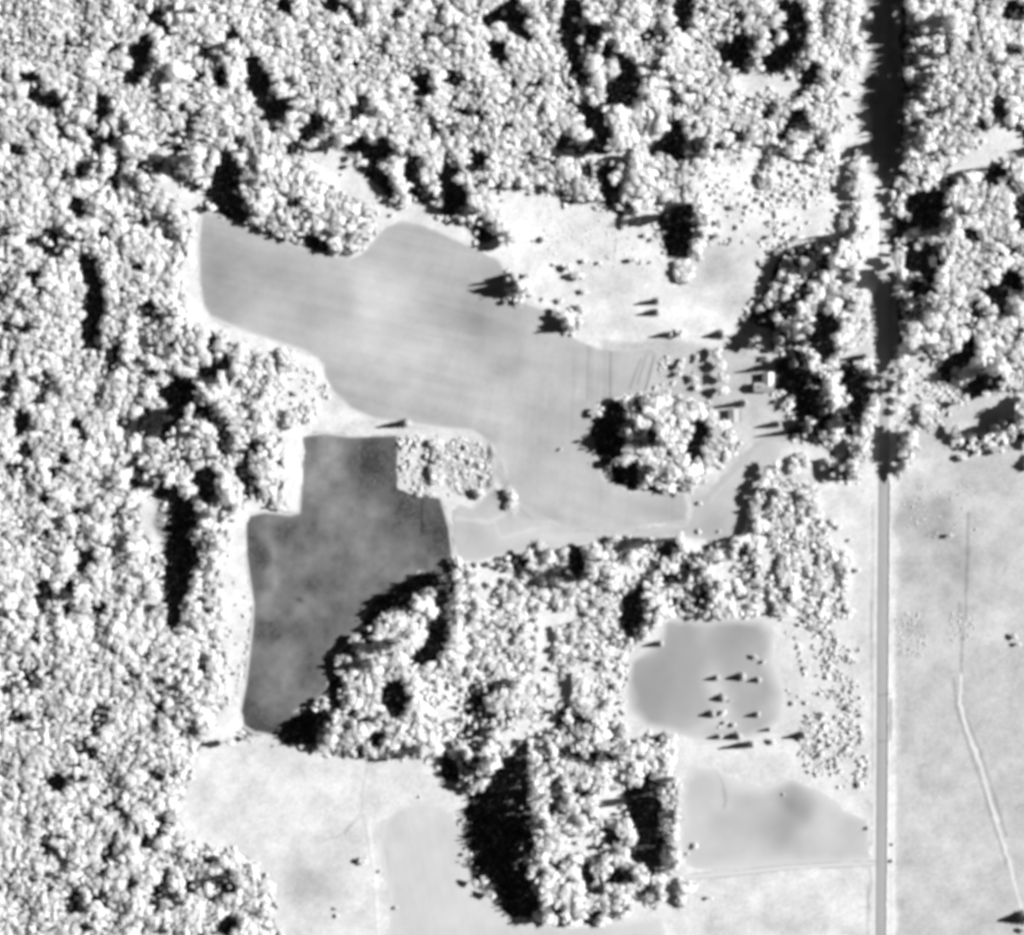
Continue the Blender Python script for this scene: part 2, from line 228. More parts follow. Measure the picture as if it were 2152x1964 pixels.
# ------------------------------------------------------------------ materials
def mat(name, build):
    m = bpy.data.materials.new(name); m.use_nodes = True; n = m.node_tree; n.nodes.clear()
    out = n.nodes.new('ShaderNodeOutputMaterial')
    n.links.new(build(n), out.inputs['Surface']); return m
def leafmat(name, tone, trans):
    def b(n):
        oi = n.nodes.new('ShaderNodeObjectInfo'); geo = n.nodes.new('ShaderNodeNewGeometry')
        no = n.nodes.new('ShaderNodeTexNoise'); no.inputs['Scale'].default_value = .35; no.inputs['Detail'].default_value = 3
        n.links.new(geo.outputs['Position'], no.inputs['Vector'])
        ma = n.nodes.new('ShaderNodeMath'); ma.operation = 'MULTIPLY_ADD'; ma.inputs[1].default_value = .25; ma.inputs[2].default_value = -.125
        n.links.new(oi.outputs['Random'], ma.inputs[0])
        m2 = n.nodes.new('ShaderNodeMath'); m2.operation = 'ADD'
        at = n.nodes.new('ShaderNodeAttribute'); at.attribute_name = 'tone'; m0 = n.nodes.new('ShaderNodeMath'); m0.operation = 'ADD'; n.links.new(no.outputs['Fac'], m0.inputs[0]); n.links.new(at.outputs['Fac'], m0.inputs[1]); n.links.new(m0.outputs[0], m2.inputs[0]); n.links.new(ma.outputs[0], m2.inputs[1])
        m3 = n.nodes.new('ShaderNodeMapRange'); m3.inputs['From Min'].default_value = .25; m3.inputs['From Max'].default_value = .75
        m3.inputs['To Min'].default_value = tone * .72 / K; m3.inputs['To Max'].default_value = min(.95, tone * 1.15 / K)
        n.links.new(m2.outputs[0], m3.inputs['Value'])
        d = n.nodes.new('ShaderNodeBsdfDiffuse'); t = n.nodes.new('ShaderNodeBsdfTranslucent'); mx = n.nodes.new('ShaderNodeMixShader')
        n.links.new(m3.outputs[0], d.inputs['Color']); n.links.new(m3.outputs[0], t.inputs['Color'])
        mx.inputs[0].default_value = trans
        n.links.new(d.outputs[0], mx.inputs[1]); n.links.new(t.outputs[0], mx.inputs[2]); return mx.outputs[0]
    return mat(name, b)
def plain(name, tone, var=.15, scale=1.0, rough=.9):
    def b(n):
        geo = n.nodes.new('ShaderNodeNewGeometry'); no = n.nodes.new('ShaderNodeTexNoise'); no.inputs['Scale'].default_value = scale; no.inputs['Detail'].default_value = 4
        n.links.new(geo.outputs['Position'], no.inputs['Vector'])
        m3 = n.nodes.new('ShaderNodeMapRange'); m3.inputs['From Min'].default_value = .25; m3.inputs['From Max'].default_value = .75
        m3.inputs['To Min'].default_value = tone * (1 - var) / K; m3.inputs['To Max'].default_value = tone * (1 + var) / K
        n.links.new(no.outputs['Fac'], m3.inputs['Value'])
        d = n.nodes.new('ShaderNodeBsdfPrincipled'); d.inputs['Roughness'].default_value = rough
        d.inputs['Specular IOR Level'].default_value = .15
        n.links.new(m3.outputs[0], d.inputs['Base Color']); return d.outputs[0]
    return mat(name, b)
def soilmat(name, fine=.18):
    def b(n):
        at = n.nodes.new('ShaderNodeAttribute'); at.attribute_name = 'tone'
        geo = n.nodes.new('ShaderNodeNewGeometry'); no = n.nodes.new('ShaderNodeTexNoise'); no.inputs['Scale'].default_value = .9; no.inputs['Detail'].default_value = 3
        n.links.new(geo.outputs['Position'], no.inputs['Vector'])
        mr = n.nodes.new('ShaderNodeMapRange'); mr.inputs['From Min'].default_value = .25; mr.inputs['From Max'].default_value = .75
        mr.inputs['To Min'].default_value = (1 - fine) / K; mr.inputs['To Max'].default_value = (1 + fine) / K
        n.links.new(no.outputs['Fac'], mr.inputs['Value'])
        mu = n.nodes.new('ShaderNodeMath'); mu.operation = 'MULTIPLY'; n.links.new(at.outputs['Fac'], mu.inputs[0]); n.links.new(mr.outputs[0], mu.inputs[1])
        d = n.nodes.new('ShaderNodeBsdfDiffuse'); n.links.new(mu.outputs[0], d.inputs['Color']); return d.outputs[0]
    return mat(name, b)
M_LEAF = leafmat('pale_leaves', 2.2, .7); M_NEEDLE = leafmat('pale_needles', 1.05, .45); M_SHRUB = leafmat('pale_shrub_leaves', 2.0, .62)
M_BARK = plain('bark', .25); M_SOIL = soilmat('soil_and_grass'); M_FIELD = soilmat('field_soil', .05)

# ------------------------------------------------------------------ mesh helpers
def npmesh(name, V, quads=None, tris=None, m=None, attr=None, smooth=False):
    me = bpy.data.meshes.new(name); V = np.asarray(V, np.float32)
    me.vertices.add(len(V)); me.vertices.foreach_set('co', V.ravel())
    lv = []; st = []; k = 0
    if tris is not None and len(tris):
        tris = np.asarray(tris, np.int32); lv.append(tris.ravel()); st.append(np.arange(len(tris), dtype=np.int32) * 3); k = tris.size
    if quads is not None and len(quads):
        quads = np.asarray(quads, np.int32); lv.append(quads.ravel()); st.append(k + np.arange(len(quads), dtype=np.int32) * 4)
    lv = np.concatenate(lv); st = np.concatenate(st)
    me.loops.add(len(lv)); me.loops.foreach_set('vertex_index', lv)
    me.polygons.add(len(st)); me.polygons.foreach_set('loop_start', st)
    if smooth: me.polygons.foreach_set('use_smooth', np.ones(len(st), bool))
    if m: me.materials.append(m)
    if attr is not None:
        a = me.attributes.new('tone', 'FLOAT', 'POINT'); a.data.foreach_set('value', np.asarray(attr, np.float32))
    me.update(calc_edges=True); return me
def obj(name, me, parent=None, loc=None):
    o = bpy.data.objects.new(name, me); C.objects.link(o)
    if parent: o.parent = parent
    if loc: o.location = loc
    return o
def tag(o, label, cat, group=None):
    o['label'] = label; o['category'] = cat
    if group: o['group'] = group
    return o
def struct(o): o['kind'] = 'structure'; return o
class MB:
    def __init__(s): s.v = []; s.q = []; s.t = []
    def quad(s, *p): n = len(s.v); s.v += p; s.q.append((n, n + 1, n + 2, n + 3))
    def tri(s, *p): n = len(s.v); s.v += p; s.t.append((n, n + 1, n + 2))
    def box(s, x0, x1, y0, y1, z0, z1):
        n = len(s.v); s.v += [(x, y, z) for z in (z0, z1) for y in (y0, y1) for x in (x0, x1)]
        for f in ((0, 2, 3, 1), (4, 5, 7, 6), (0, 1, 5, 4), (2, 6, 7, 3), (0, 4, 6, 2), (1, 3, 7, 5)): s.q.append(tuple(n + i for i in f))
    def tube(s, p, q, r0, r1, n=7):
        p = np.array(p, float); q = np.array(q, float); d = q - p; d /= np.linalg.norm(d)
        a = np.cross(d, (0, 0, 1) if abs(d[2]) < .9 else (1, 0, 0)); a /= np.linalg.norm(a); b = np.cross(d, a); k = len(s.v)
        for c, r in ((p, r0), (q, r1)):
            for i in range(n):
                t = 2 * math.pi * i / n; s.v.append(tuple(c + r * (math.cos(t) * a + math.sin(t) * b)))
        for i in range(n): j = (i + 1) % n; s.q.append((k + i, k + j, k + n + j, k + n + i))
        s.v.append(tuple(q)); e = len(s.v) - 1
        for i in range(n): s.t.append((k + n + i, k + n + (i + 1) % n, e))
    def mesh(s, name, m): return npmesh(name, s.v, s.q, s.t, m)

# ------------------------------------------------------------------ tree templates (unit crowns: radius 1, z from -1 to 1)
def icosphere(n):
    t = (1 + 5 ** .5) / 2
    v = [np.array(p, float) / math.hypot(1, t) for p in ((-1, t, 0), (1, t, 0), (-1, -t, 0), (1, -t, 0), (0, -1, t), (0, 1, t), (0, -1, -t), (0, 1, -t), (t, 0, -1), (t, 0, 1), (-t, 0, -1), (-t, 0, 1))]
    f = [(0, 11, 5), (0, 5, 1), (0, 1, 7), (0, 7, 10), (0, 10, 11), (1, 5, 9), (5, 11, 4), (11, 10, 2), (10, 7, 6), (7, 1, 8), (3, 9, 4), (3, 4, 2), (3, 2, 6), (3, 6, 8), (3, 8, 9), (4, 9, 5), (2, 4, 11), (6, 2, 10), (8, 6, 7), (9, 8, 1)]
    for _ in range(n):
        c = {}; g = []
        def mp(a, b):
            k = (min(a, b), max(a, b))
            if k not in c: q = v[a] + v[b]; v.append(q / np.linalg.norm(q)); c[k] = len(v) - 1
            return c[k]
        for a, b, d in f:
            x, y, z = mp(a, b), mp(b, d), mp(d, a); g += [(a, x, z), (b, y, x), (d, z, y), (x, y, z)]
        f = g
    return np.array(v), np.array(f, np.int32)
def cards(pos, nor, size, rng, tilt=.9):
    n = len(pos); N = nor + rng.normal(0, tilt * .5, (n, 3)); N /= np.linalg.norm(N, axis=1)[:, None]
    A = np.cross(N, rng.normal(0, 1, (n, 3))); A /= np.linalg.norm(A, axis=1)[:, None]; B = np.cross(N, A)
    s = (size * rng.uniform(.6, 1.4, n))[:, None]
    V = np.stack([pos - A * s - B * s * .7, pos + A * s - B * s * .6, pos + A * s * .8 + B * s * .7, pos - A * s * .7 + B * s * .8], 1).reshape(-1, 3)
    return V, np.arange(4 * n, dtype=np.int32).reshape(n, 4)
def blobcrown(seed, sd, ncards, csize, lobes=9, squash=1.0):
    rng = np.random.default_rng(seed); v, f = icosphere(sd)
    L = rng.normal(0, 1, (lobes, 3)); L /= np.linalg.norm(L, axis=1)[:, None]; L[:, 2] = L[:, 2] * .6 + .2
    L *= rng.uniform(.4, .78, lobes)[:, None]; lr = rng.uniform(.26, .5, lobes)
    r = np.full(len(v), .45)
    for c, q in zip(L, lr):
        b = v @ c; disc = b * b - (c @ c - q * q); ok = disc > 0
        r = np.where(ok, np.maximum(r, b + np.sqrt(np.maximum(disc, 0))), r)
    r *= 1 + rng.normal(0, .11, len(v))
    V = v * r[:, None]
    k = rng.integers(0, len(v), ncards); keep = v[k, 2] > -.5; k = k[keep]
    CV, CQ = cards(V[k] * rng.uniform(.85, 1.25, len(k))[:, None], v[k], csize, rng, 1.5)
    V = np.vstack([V, CV]); V[:, 2] *= squash
    return V, CQ + len(v), f
def conecrown(seed, tiers, pnt, ncards):
    rng = np.random.default_rng(seed); V = []; Tt = []
    for k in range(tiers):
        f = k / tiers; z1 = -1 + 2 * (f + 1.9 / tiers); z0 = -1 + 2 * f; r = (1 - f) ** .85 * rng.uniform(.9, 1.08)
        a0 = rng.uniform(0, 6.28); base = len(V); V.append((0, 0, min(z1, 1.0)))
        for i in range(pnt * 2):
            a = a0 + math.pi * i / pnt; q = r * (rng.uniform(.88, 1.12) if i % 2 == 0 else rng.uniform(.5, .66))
            V.append((q * math.cos(a), q * math.sin(a), z0 + (.0 if i % 2 == 0 else .12)))
        for i in range(pnt * 2): Tt.append((base, base + 1 + i, base + 1 + (i + 1) % (pnt * 2)))
    V = np.array(V); n = len(V)
    z = rng.uniform(-.95, .85, ncards); a = rng.uniform(0, 6.28, ncards); rr = (1 - (z + 1) / 2) ** .85 * rng.uniform(.6, 1.0, ncards)
    pos = np.stack([rr * np.cos(a), rr * np.sin(a), z], 1); nor = np.stack([np.cos(a), np.sin(a), np.full(ncards, .8)], 1)
    CV, CQ = cards(pos, nor, .09, rng)
    return np.vstack([V, CV]), CQ + n, np.array(Tt, np.int32)
STUFF_T = [blobcrown(100 + i, 2, 150, .16, 7 + i % 5) for i in range(14)]
SCRUB_T = [blobcrown(140 + i, 2, 60, .22, 5 + i % 3) for i in range(6)]
TREE_V = [blobcrown(200 + i, 3, 260, .105) for i in range(8)]
CONE_V = [conecrown(300 + i, 9, 8, 160) for i in range(6)]
SHRUB_V = [blobcrown(400 + i, 2, 90, .17, 6) for i in range(6)]
ME_TREE = [npmesh('broadleaf_crown', *t[:2], t[2], M_LEAF) for t in TREE_V]
ME_CONE = [npmesh('conifer_crown', *t[:2], t[2], M_NEEDLE) for t in CONE_V]
ME_SHRUB = [npmesh('shrub_crown', *t[:2], t[2], M_SHRUB) for t in SHRUB_V]
def trunkmesh():
    b = MB(); b.tube((0, 0, 0), (0.02, 0, .55), 1.0, .7); b.tube((0.02, 0, .55), (-.01, .02, 1.0), .7, .25)
    for i in range(5):
        a = i * 1.3; z = .5 + .09 * i
        b.tube((0, 0, z), (3.5 * math.cos(a), 3.5 * math.sin(a), z + .16), .35, .12, 5)
    return b.mesh('trunk', M_BARK)
ME_TRUNK = trunkmesh()
def stemmesh():
    b = MB()
    for i in range(5):
        a = i * 1.26; b.tube((0, 0, 0), (.5 * math.cos(a), .5 * math.sin(a), .9), .06, .02, 5)
    return b.mesh('stems', M_BARK)
ME_STEM = stemmesh()

# ------------------------------------------------------------------ planting plan
trees = []       # dict x y r h kind
def march(x, y, r):
    """how far the shadow of a tree at x,y may reach and should reach (metres along the ground)"""
    des = 0.0; started = False; wood = 0; opn = 0; lim = 60.0; tipopen = False
    s = 1.0
    while s < 60:
        px, py = x - AZ[0] * s, y - AZ[1] * s
        i = int(px - X0); j = int(py - Y0)
        if not (0 <= i < NX and 0 <= j < NY): break
        if black[j, i] or mid[j, i]:
            if started and wood > 4: break
            started = True; des = s; wood = opn = 0; tipopen = bool(cls[j, i])
        elif cls[j, i]:
            opn += 1
            if opn > (2 if started else 5) and s > r: lim = max(r * .8, s - opn, des); break
        else:
            wood += 1; opn = 0
            if wood > (16 if started else 30): break
        s += 1.0
    return des, lim, tipopen
def canopy(x, y):
    return float(vnoise(x / .62, y, 5, 22) * .62 + vnoise(x, y, 6, 55) * .3 + vnoise(x, y, 16, 11) * .2)
def plan(x, y, r, kind=None, h=None, fixed=False):
    des, lim, tipopen = march(x, y, r)
    h = 11.5 + 11 * canopy(x, y) + R.uniform(-1.0, 1.0) + (r - 3.5) * .9
    h = max(h, 4.5)
    if look(mid, x, y): h = R.uniform(3.0, 5.0)
    cap = min(41.0, max(2.2, lim * TAN))
    con = lim < 58 and tipopen and des > 8 and R.random() < .4
    if con: r = min(max(r, 3.2), 4.4)
    trees.append(dict(x=x, y=y, r=r, h=min(h, cap), kind=kind, fixed=fixed, cap=cap, con=con))
cell = {}
def free(x, y, r, k):
    ci, cj = int(x // 8), int(y // 8)
    for a in (-1, 0, 1):
        for b in (-1, 0, 1):
            for (qx, qy, qr) in cell.get((ci + a, cj + b), ()):
                if (qx - x) ** 2 + (qy - y) ** 2 < (k * (qr + r)) ** 2: return False
    return True
def put(x, y, r): cell.setdefault((int(x // 8), int(y // 8)), []).append((x, y, r))

# distinct big crowns (tile, x, y, radius)
BIG = (pts(1, '670 350 44 980 380 58 350 1060 48 385 840 46 1330 580 52 1750 300 48 1930 260 48 170 1090 42 440 650 44 220 780 48 130 1220 48 500 1250 50 560 960 36 1460 1100 44 470 460 30 1190 200 38 740 800 34 1850 1340 36 1510 1235 28 800 1080 34 890 1140 44 1240 640 56 1160 520 40 480 560 40 350 1180 38 60 620 34 1940 480 40 1690 1120 32 1420 1150 30 1320 860 24')
 + pts(2, '90 280 44 340 460 56 740 300 36 560 240 40 660 90 54 1530 390 34 1460 430 44 1380 760 38 1560 640 52 340 560 44 60 540 48 940 480 36 860 350 30 480 300 24 1000 310 36 1090 640 30 1180 640 40 360 980 34 700 840 46 720 1150 30 1550 990 22 560 850 40 1810 700 44 1700 120 44 1690 40 40 850 590 30 640 200 30')
 + pts(3, '960 110 40 540 250 36 520 330 24 620 110 34 1370 200 30 1380 260 28 1340 980 28 1400 1280 26 800 1460 40 730 1500 22 1340 1570 30 1420 1360 18 1430 1680 44 1540 320 34 1700 110 30 1560 60 36 1750 290 24 1650 1620 52 1570 1180 30 1560 1320 32 1820 1520 36 1960 1700 48 1700 1480 40 1500 1440 24 650 90 28 170 420 34 60 280 42 820 300 40 740 1740 36 650 1600 34 1090 1700 30 1650 560 34')
 + pts(4, '130 260 46 290 330 42 240 620 44 340 540 34 960 300 40 860 800 30 1170 810 36 1090 880 26 630 720 46 750 590 38 660 950 46 1030 1030 40 1320 250 42 1080 250 46 1240 580 46 400 830 40 210 1210 38 350 1390 60 720 1330 42 830 1580 50 750 1730 42 130 1680 46 550 200 26 20 220 32 340 400 30 540 1250 52 130 440 36 1300 720 34 800 850 40 1200 1310 46 30 1380 40 120 1130 38 600 660 40 60 1010 40 1000 950 26 1360 420 44 1420 560 50')
 + pts(5, '520 1660 46 420 1700 40 800 1440 44 1450 1380 34 730 1530 34 1800 1430 34 1760 560 54 1620 850 34 1900 720 36 1900 860 30 1650 1380 44 1060 1480 22 360 1760 44 1200 1480 40')
 + pts(6, '650 120 26 1100 330 26 1380 200 60 1500 100 44 1760 190 30 1560 280 24 1880 730 30 1860 350 56 1690 390 34 930 470 40 950 560 34 820 330 34 1060 100 44 1590 130 40 1480 190 40 1180 1300 10 660 1230 24 730 1220 22 840 1200 24 40 1450 34 1960 260 50')
 + pts(7, '740 110 52 330 140 52 550 300 32 540 370 24 650 150 38 1910 430 26 910 690 56 720 980 56 760 1180 52 300 1270 22 620 1500 42 750 1630 50 830 1500 34 980 1560 36 170 880 34 480 120 24 320 260 32 1060 260 36 150 40 44 60 340 34 890 1330 40 580 1210 40 500 1040 40 1330 1560 30 700 1420 46 980 1340 24 1900 320 26 1830 740 40 200 820 28')
 + pts(8, '530 40 46 340 120 40 70 480 20 150 720 46 380 320 34 680 360 40 700 820 34 560 820 40 1220 1290 44 1360 1340 44 1390 1230 36 1560 1430 26 1700 1520 32 1340 350 26 1200 1500 40 1640 970 26 1880 980 20 1480 880 30 480 590 46 1850 870 40')
 + pts(9, '0 0 6'))
BIG = [b for b in BIG if b[2] > 2]
BIG += pts(2, '990 1520 28 1015 1560 30 1000 1615 30 1050 1590 28 1040 1645 26 975 1645 24 1300 1770 28 1320 1805 28 1285 1835 28 1340 1735 18') + pts(6, '1650 745 22 1720 742 26 1780 715 28 1840 682 30 1890 655 32 1940 625 34 1990 590 34 2040 560 34')
for (x, y, r) in BIG:
    hh = 15 + r * .6
    f = 1 - .75 * hh / CAMH
    x, y = x * f, y * f
    put(x, y, r * .95); plan(x, y, r * 1.02)

# lone trees and bushes by the shadow they throw: tip u v -> foot u v, half width
LONE = []
def lone(t, s, kind):
    a = [float(q) for q in s.replace(',', ' ').split()]
    for i in range(0, len(a), 5):
        x, y = T(t, a[i + 2], a[i + 3]); xt, yt = T(t, a[i], a[i + 1]); r = a[i + 4] * TR
        L = math.hypot(xt - x, yt - y); h = max(1.6, L * TAN * 1.05); r *= 1.45 if t == 9 and kind == 'conifer' else 1.0
        LONE.append((x, y)); put(x, y, r); trees.append(dict(x=x, y=y, r=max(.7, r), h=h, kind=kind, fixed=True))
lone(2, '745 1560 960 1548 26 1655 1680 1790 1665 26 1670 1730 1790 1725 26', 'conifer')
lone(5, '1105 150 1300 130 28 1130 120 1280 100 26 230 665 405 655 36 1740 185 1860 165 24', 'conifer')
lone(6, '255 550 450 545 28 300 240 640 200 44 400 350 720 330 36 505 688 640 660 26 215 175 330 165 32 505 690 800 690 30 690 550 880 540 36 670 600 890 590 36 1480 400 1620 370 34', 'conifer')
lone(9, '225 432 300 420 16 345 425 440 412 22 465 447 530 430 17 255 533 330 530 22 195 635 275 618 18 445 632 525 622 15 520 712 590 705 12 240 752 315 744 15 305 808 490 785 22 330 770 420 740 22 660 758 780 735 20 1850 1765 1998 1740 26', 'conifer')
lone(8, '1120 610 1215 605 18 1150 528 1215 522 12 1700 238 1810 230 24', 'conifer')
lone(6, '225 345 325 335 30 235 412 330 405 30 228 480 328 475 30 205 290 300 270 28', 'broadleaf')
lone(2, '1120 1330 1165 1325 18 1018 1520 1075 1520 17 1240 1500 1310 1480 22 1280 1560 1350 1530 30 1350 1455 1390 1445 18 1435 1460 1470 1455 13 1345 1615 1390 1610 22 1215 1670 1260 1660 17 1140 1655 1165 1652 12 1195 1465 1220 1463 9 1265 1760 1320 1740 20 1320 1730 1370 1700 20 1585 1445 1660 1440 16 1690 1450 1705 1450 10 1735 1450 1752 1450 12 905 1070 930 1065 14 920 1112 940 1108 10 1105 1040 1125 1035 10 1570 1245 1612 1235 26 1640 1240 1680 1230 18 1690 1300 1730 1300 18 1730 1330 1765 1325 16 1600 1190 1680 1180 30 340 1150 400 1148 12 300 1195 330 1190 10 30 970 48 966 8 1090 1330 1110 1330 6', 'shrub')
lone(3, '555 1228 615 1225 10 660 1240 700 1238 11 700 1330 725 1328 10 540 1318 590 1310 14 350 1150 395 1145 22 255 1240 310 1230 20 245 1320 300 1305 22 385 1265 415 1255 14 120 1085 155 1078 12 440 1145 475 1140 14 500 1110 540 1100 16 1120 1260 1150 1255 10 1100 1530 1130 1520 16 310 1260 325 1250 12 650 1080 690 1075 18 690 1110 712 1108 10 720 1085 745 1080 14 765 1050 790 1045 12 765 1100 792 1095 12 772 1150 798 1145 14 610 1370 660 1365 14 560 1395 580 1390 9 515 1450 540 1445 10 20 1060 50 1055 10 75 1055 100 1050 10 560 940 600 930 20 500 945 520 940 10 640 960 670 955 16 690 975 720 970 14 730 1000 760 995 14 740 840 790 830 22 870 945 890 940 10', 'shrub')
lone(6, '30 390 90 380 20 30 350 100 340 24 110 420 165 410 26 140 470 190 460 20 60 310 110 305 14 150 310 185 305 14 10 300 30 295 14 40 440 60 435 12 150 300 190 290 14 20 170 100 160 28 1395 800 1420 795 10 1370 600 1410 590 20 1520 555 1640 540 18 1680 830 1740 820 16 1760 825 1870 805 16 1600 860 1660 850 22 1530 1290 1590 1275 14 1370 800 1400 795 8 360 840 400 820 18 575 1475 640 1468 16 580 1610 640 1600 18 950 1240 980 1230 16 910 1210 940 1200 20 830 1610 870 1600 24 1040 1480 1080 1470 14 880 1450 900 1445 10 1010 1305 1035 1300 10 590 985 612 980 10 175 1105 205 1095 14 180 1260 205 1250 14 90 1270 110 1262 8 290 1255 315 1250 8 890 1690 920 1685 12 970 1670 1015 1660 22', 'shrub')
lone(9, '528 338 562 332 10 470 312 515 302 14 345 546 378 544 6 290 622 335 615 16 318 678 348 668 12 358 692 392 680 14 570 785 615 772 18 300 695 315 690 6 145 1352 182 1345 18 120 1397 142 1393 9 212 1645 266 1635 10 150 1570 190 1560 14 30 1600 140 1580 45 35 1668 98 1655 24 1895 205 1945 195 16 1915 242 1965 235 14 1945 1818 1998 1808 18 690 565 720 560 12 770 560 795 555 13 735 525 752 522 8 675 492 692 488 8 845 510 875 505 14 700 510 710 508 5 655 1068 672 1064 8 1110 1255 1140 1248 12 1255 1345 1275 1338 10 1245 1440 1272 1432 12', 'shrub')
lone(8, '115 1445 170 1430 26 328 1692 350 1686 14 240 1492 262 1488 10 -5 1742 25 1736 12 -10 1700 15 1694 10 690 660 720 655 13 1460 560 1520 555 26 1510 475 1570 465 24 1490 370 1530 360 24 1550 380 1580 370 22 1125 470 1148 465 18 1545 562 1610 555 10 1450 600 1500 590 18 1975 1350 2000 1342 14 1040 1250 1060 1245 8 462 1080 480 1075 8', 'shrub')
lone(5, '390 770 425 762 16 435 790 465 780 16 520 780 580 765 24 530 840 590 830 28 485 845 520 838 18 510 945 575 930 30 1230 812 1258 800 10 370 800 395 790 16 400 880 425 870 14 740 1045 820 1035 24 700 800 740 790 16 720 870 760 860 20 660 850 700 840 18 770 900 810 890 20 800 960 840 950 20 690 930 730 920 20', 'shrub')
lone(7, '1130 790 1285 765 26 1160 680 1220 675 6 1270 400 1300 395 10', 'shrub')
lone(4, '1690 380 1712 376 8 1600 500 1640 490 18 1725 530 1745 525 10 1500 470 1535 462 18 1590 410 1620 405 12 1660 460 1680 455 8 1540 745 1565 740 10 1540 880 1565 875 14 680 540 740 535 16 575 590 605 585 14', 'shrub')

# woodland fill
ZFINE = [(tpoly(3, '1440 100 1750 350 1800 560 1600 950 1440 900 1420 500'), .62), (tpoly(1, '0 0 620 0 640 240 380 380 100 380 0 480'), .62), (tpoly(2, '560 560 1100 520 1120 700 900 800 620 760'), .66),
 (tpoly(8, '1150 20 1560 20 1560 300 1180 320'), .5), (tpoly(5, '1180 1560 1560 1560 1560 1840 1200 1840'), .5), (tpoly(7, '0 1380 620 1450 700 1840 0 1840'), .75), (tpoly(7, '0 340 900 500 700 900 0 900'), .82),
 (tpoly(6, '560 960 1000 1000 1040 1840 700 1840 560 1200'), .6), (tpoly(8, '1080 760 1640 760 1640 1000 1100 1000'), .7), (tpoly(3, '300 500 700 560 640 820 200 900'), .7), (tpoly(2, '750 880 1200 820 1250 1000 850 1080'), .7)]
zf = np.ones((NY, NX))
for p, v in ZFINE:
    m = np.zeros((NY, NX), bool); paint_poly(m, p); zf[m] = v
NT = 150000
cx = RNG.uniform(-415, 445 - 17, NT); cy = RNG.uniform(-380, 380, NT)
rr = RNG.triangular(2.1, 3.4, 6.2, NT) * look(zf, cx, cy)
ok = look(cls, cx, cy) == 0
inm = look(mid, cx, cy)
ok &= ~look(black, cx, cy) & (np.hypot(cx - Z4(1130, 1030)[0], cy - Z4(1130, 1030)[1]) > 15)
for a in range(8):
    ox, oy = math.cos(a * .785), math.sin(a * .785)
    ok &= ~look(black, cx * 1.006 + ox * rr * .75, cy * 1.006 + oy * rr * .75)
    ok &= (look(cls, cx + ox * rr * .5, cy + oy * rr * .5) == 0)
    ok &= inm | ~look(mid, cx + ox * rr * .5, cy + oy * rr * .5)
def nearblack(x, y):
    return any(look(black, x - d, y - .14 * d) for d in (4, 8, 12))
for x, y, r, im in zip(cx[ok], cy[ok], rr[ok], inm[ok]):
    cn = canopy(x, y)
    if im: r = R.uniform(1.2, 2.0)
    elif cn < -.13: r = min(r, R.uniform(1.7, 2.8))
    if free(x, y, r, (.58 if nearblack(x, y) else (.60 if cn > .08 else (.70 if cn > -.13 else .8))) if not im else 1.25): put(x, y, r); plan(x, y, r)
# understorey that fills the space between the crowns
NU = 90000
ux = RNG.uniform(-400, 415, NU); uy = RNG.uniform(-365, 365, NU); ur = RNG.uniform(1.1, 2.0, NU)
ok = look(cls, ux, uy) == 0
for a in range(6):
    ok &= ~look(black, ux + math.cos(a) * 1.5, uy + math.sin(a) * 1.5) & (look(cls, ux + math.cos(a) * 1.2, uy + math.sin(a) * 1.2) == 0) & ~look(mid, ux + math.cos(a) * .8, uy + math.sin(a) * .8)
for x, y, r in zip(ux[ok], uy[ok], ur[ok]):
    if canopy(x, y) < -.16 and R.random() < .6: continue
    if free(x, y, r, .5):
        put(x, y, r); trees.append(dict(x=x, y=y, r=r * 1.1, h=R.uniform(7, 10.5), kind='broadleaf', fixed=False, cap=3, low=True))
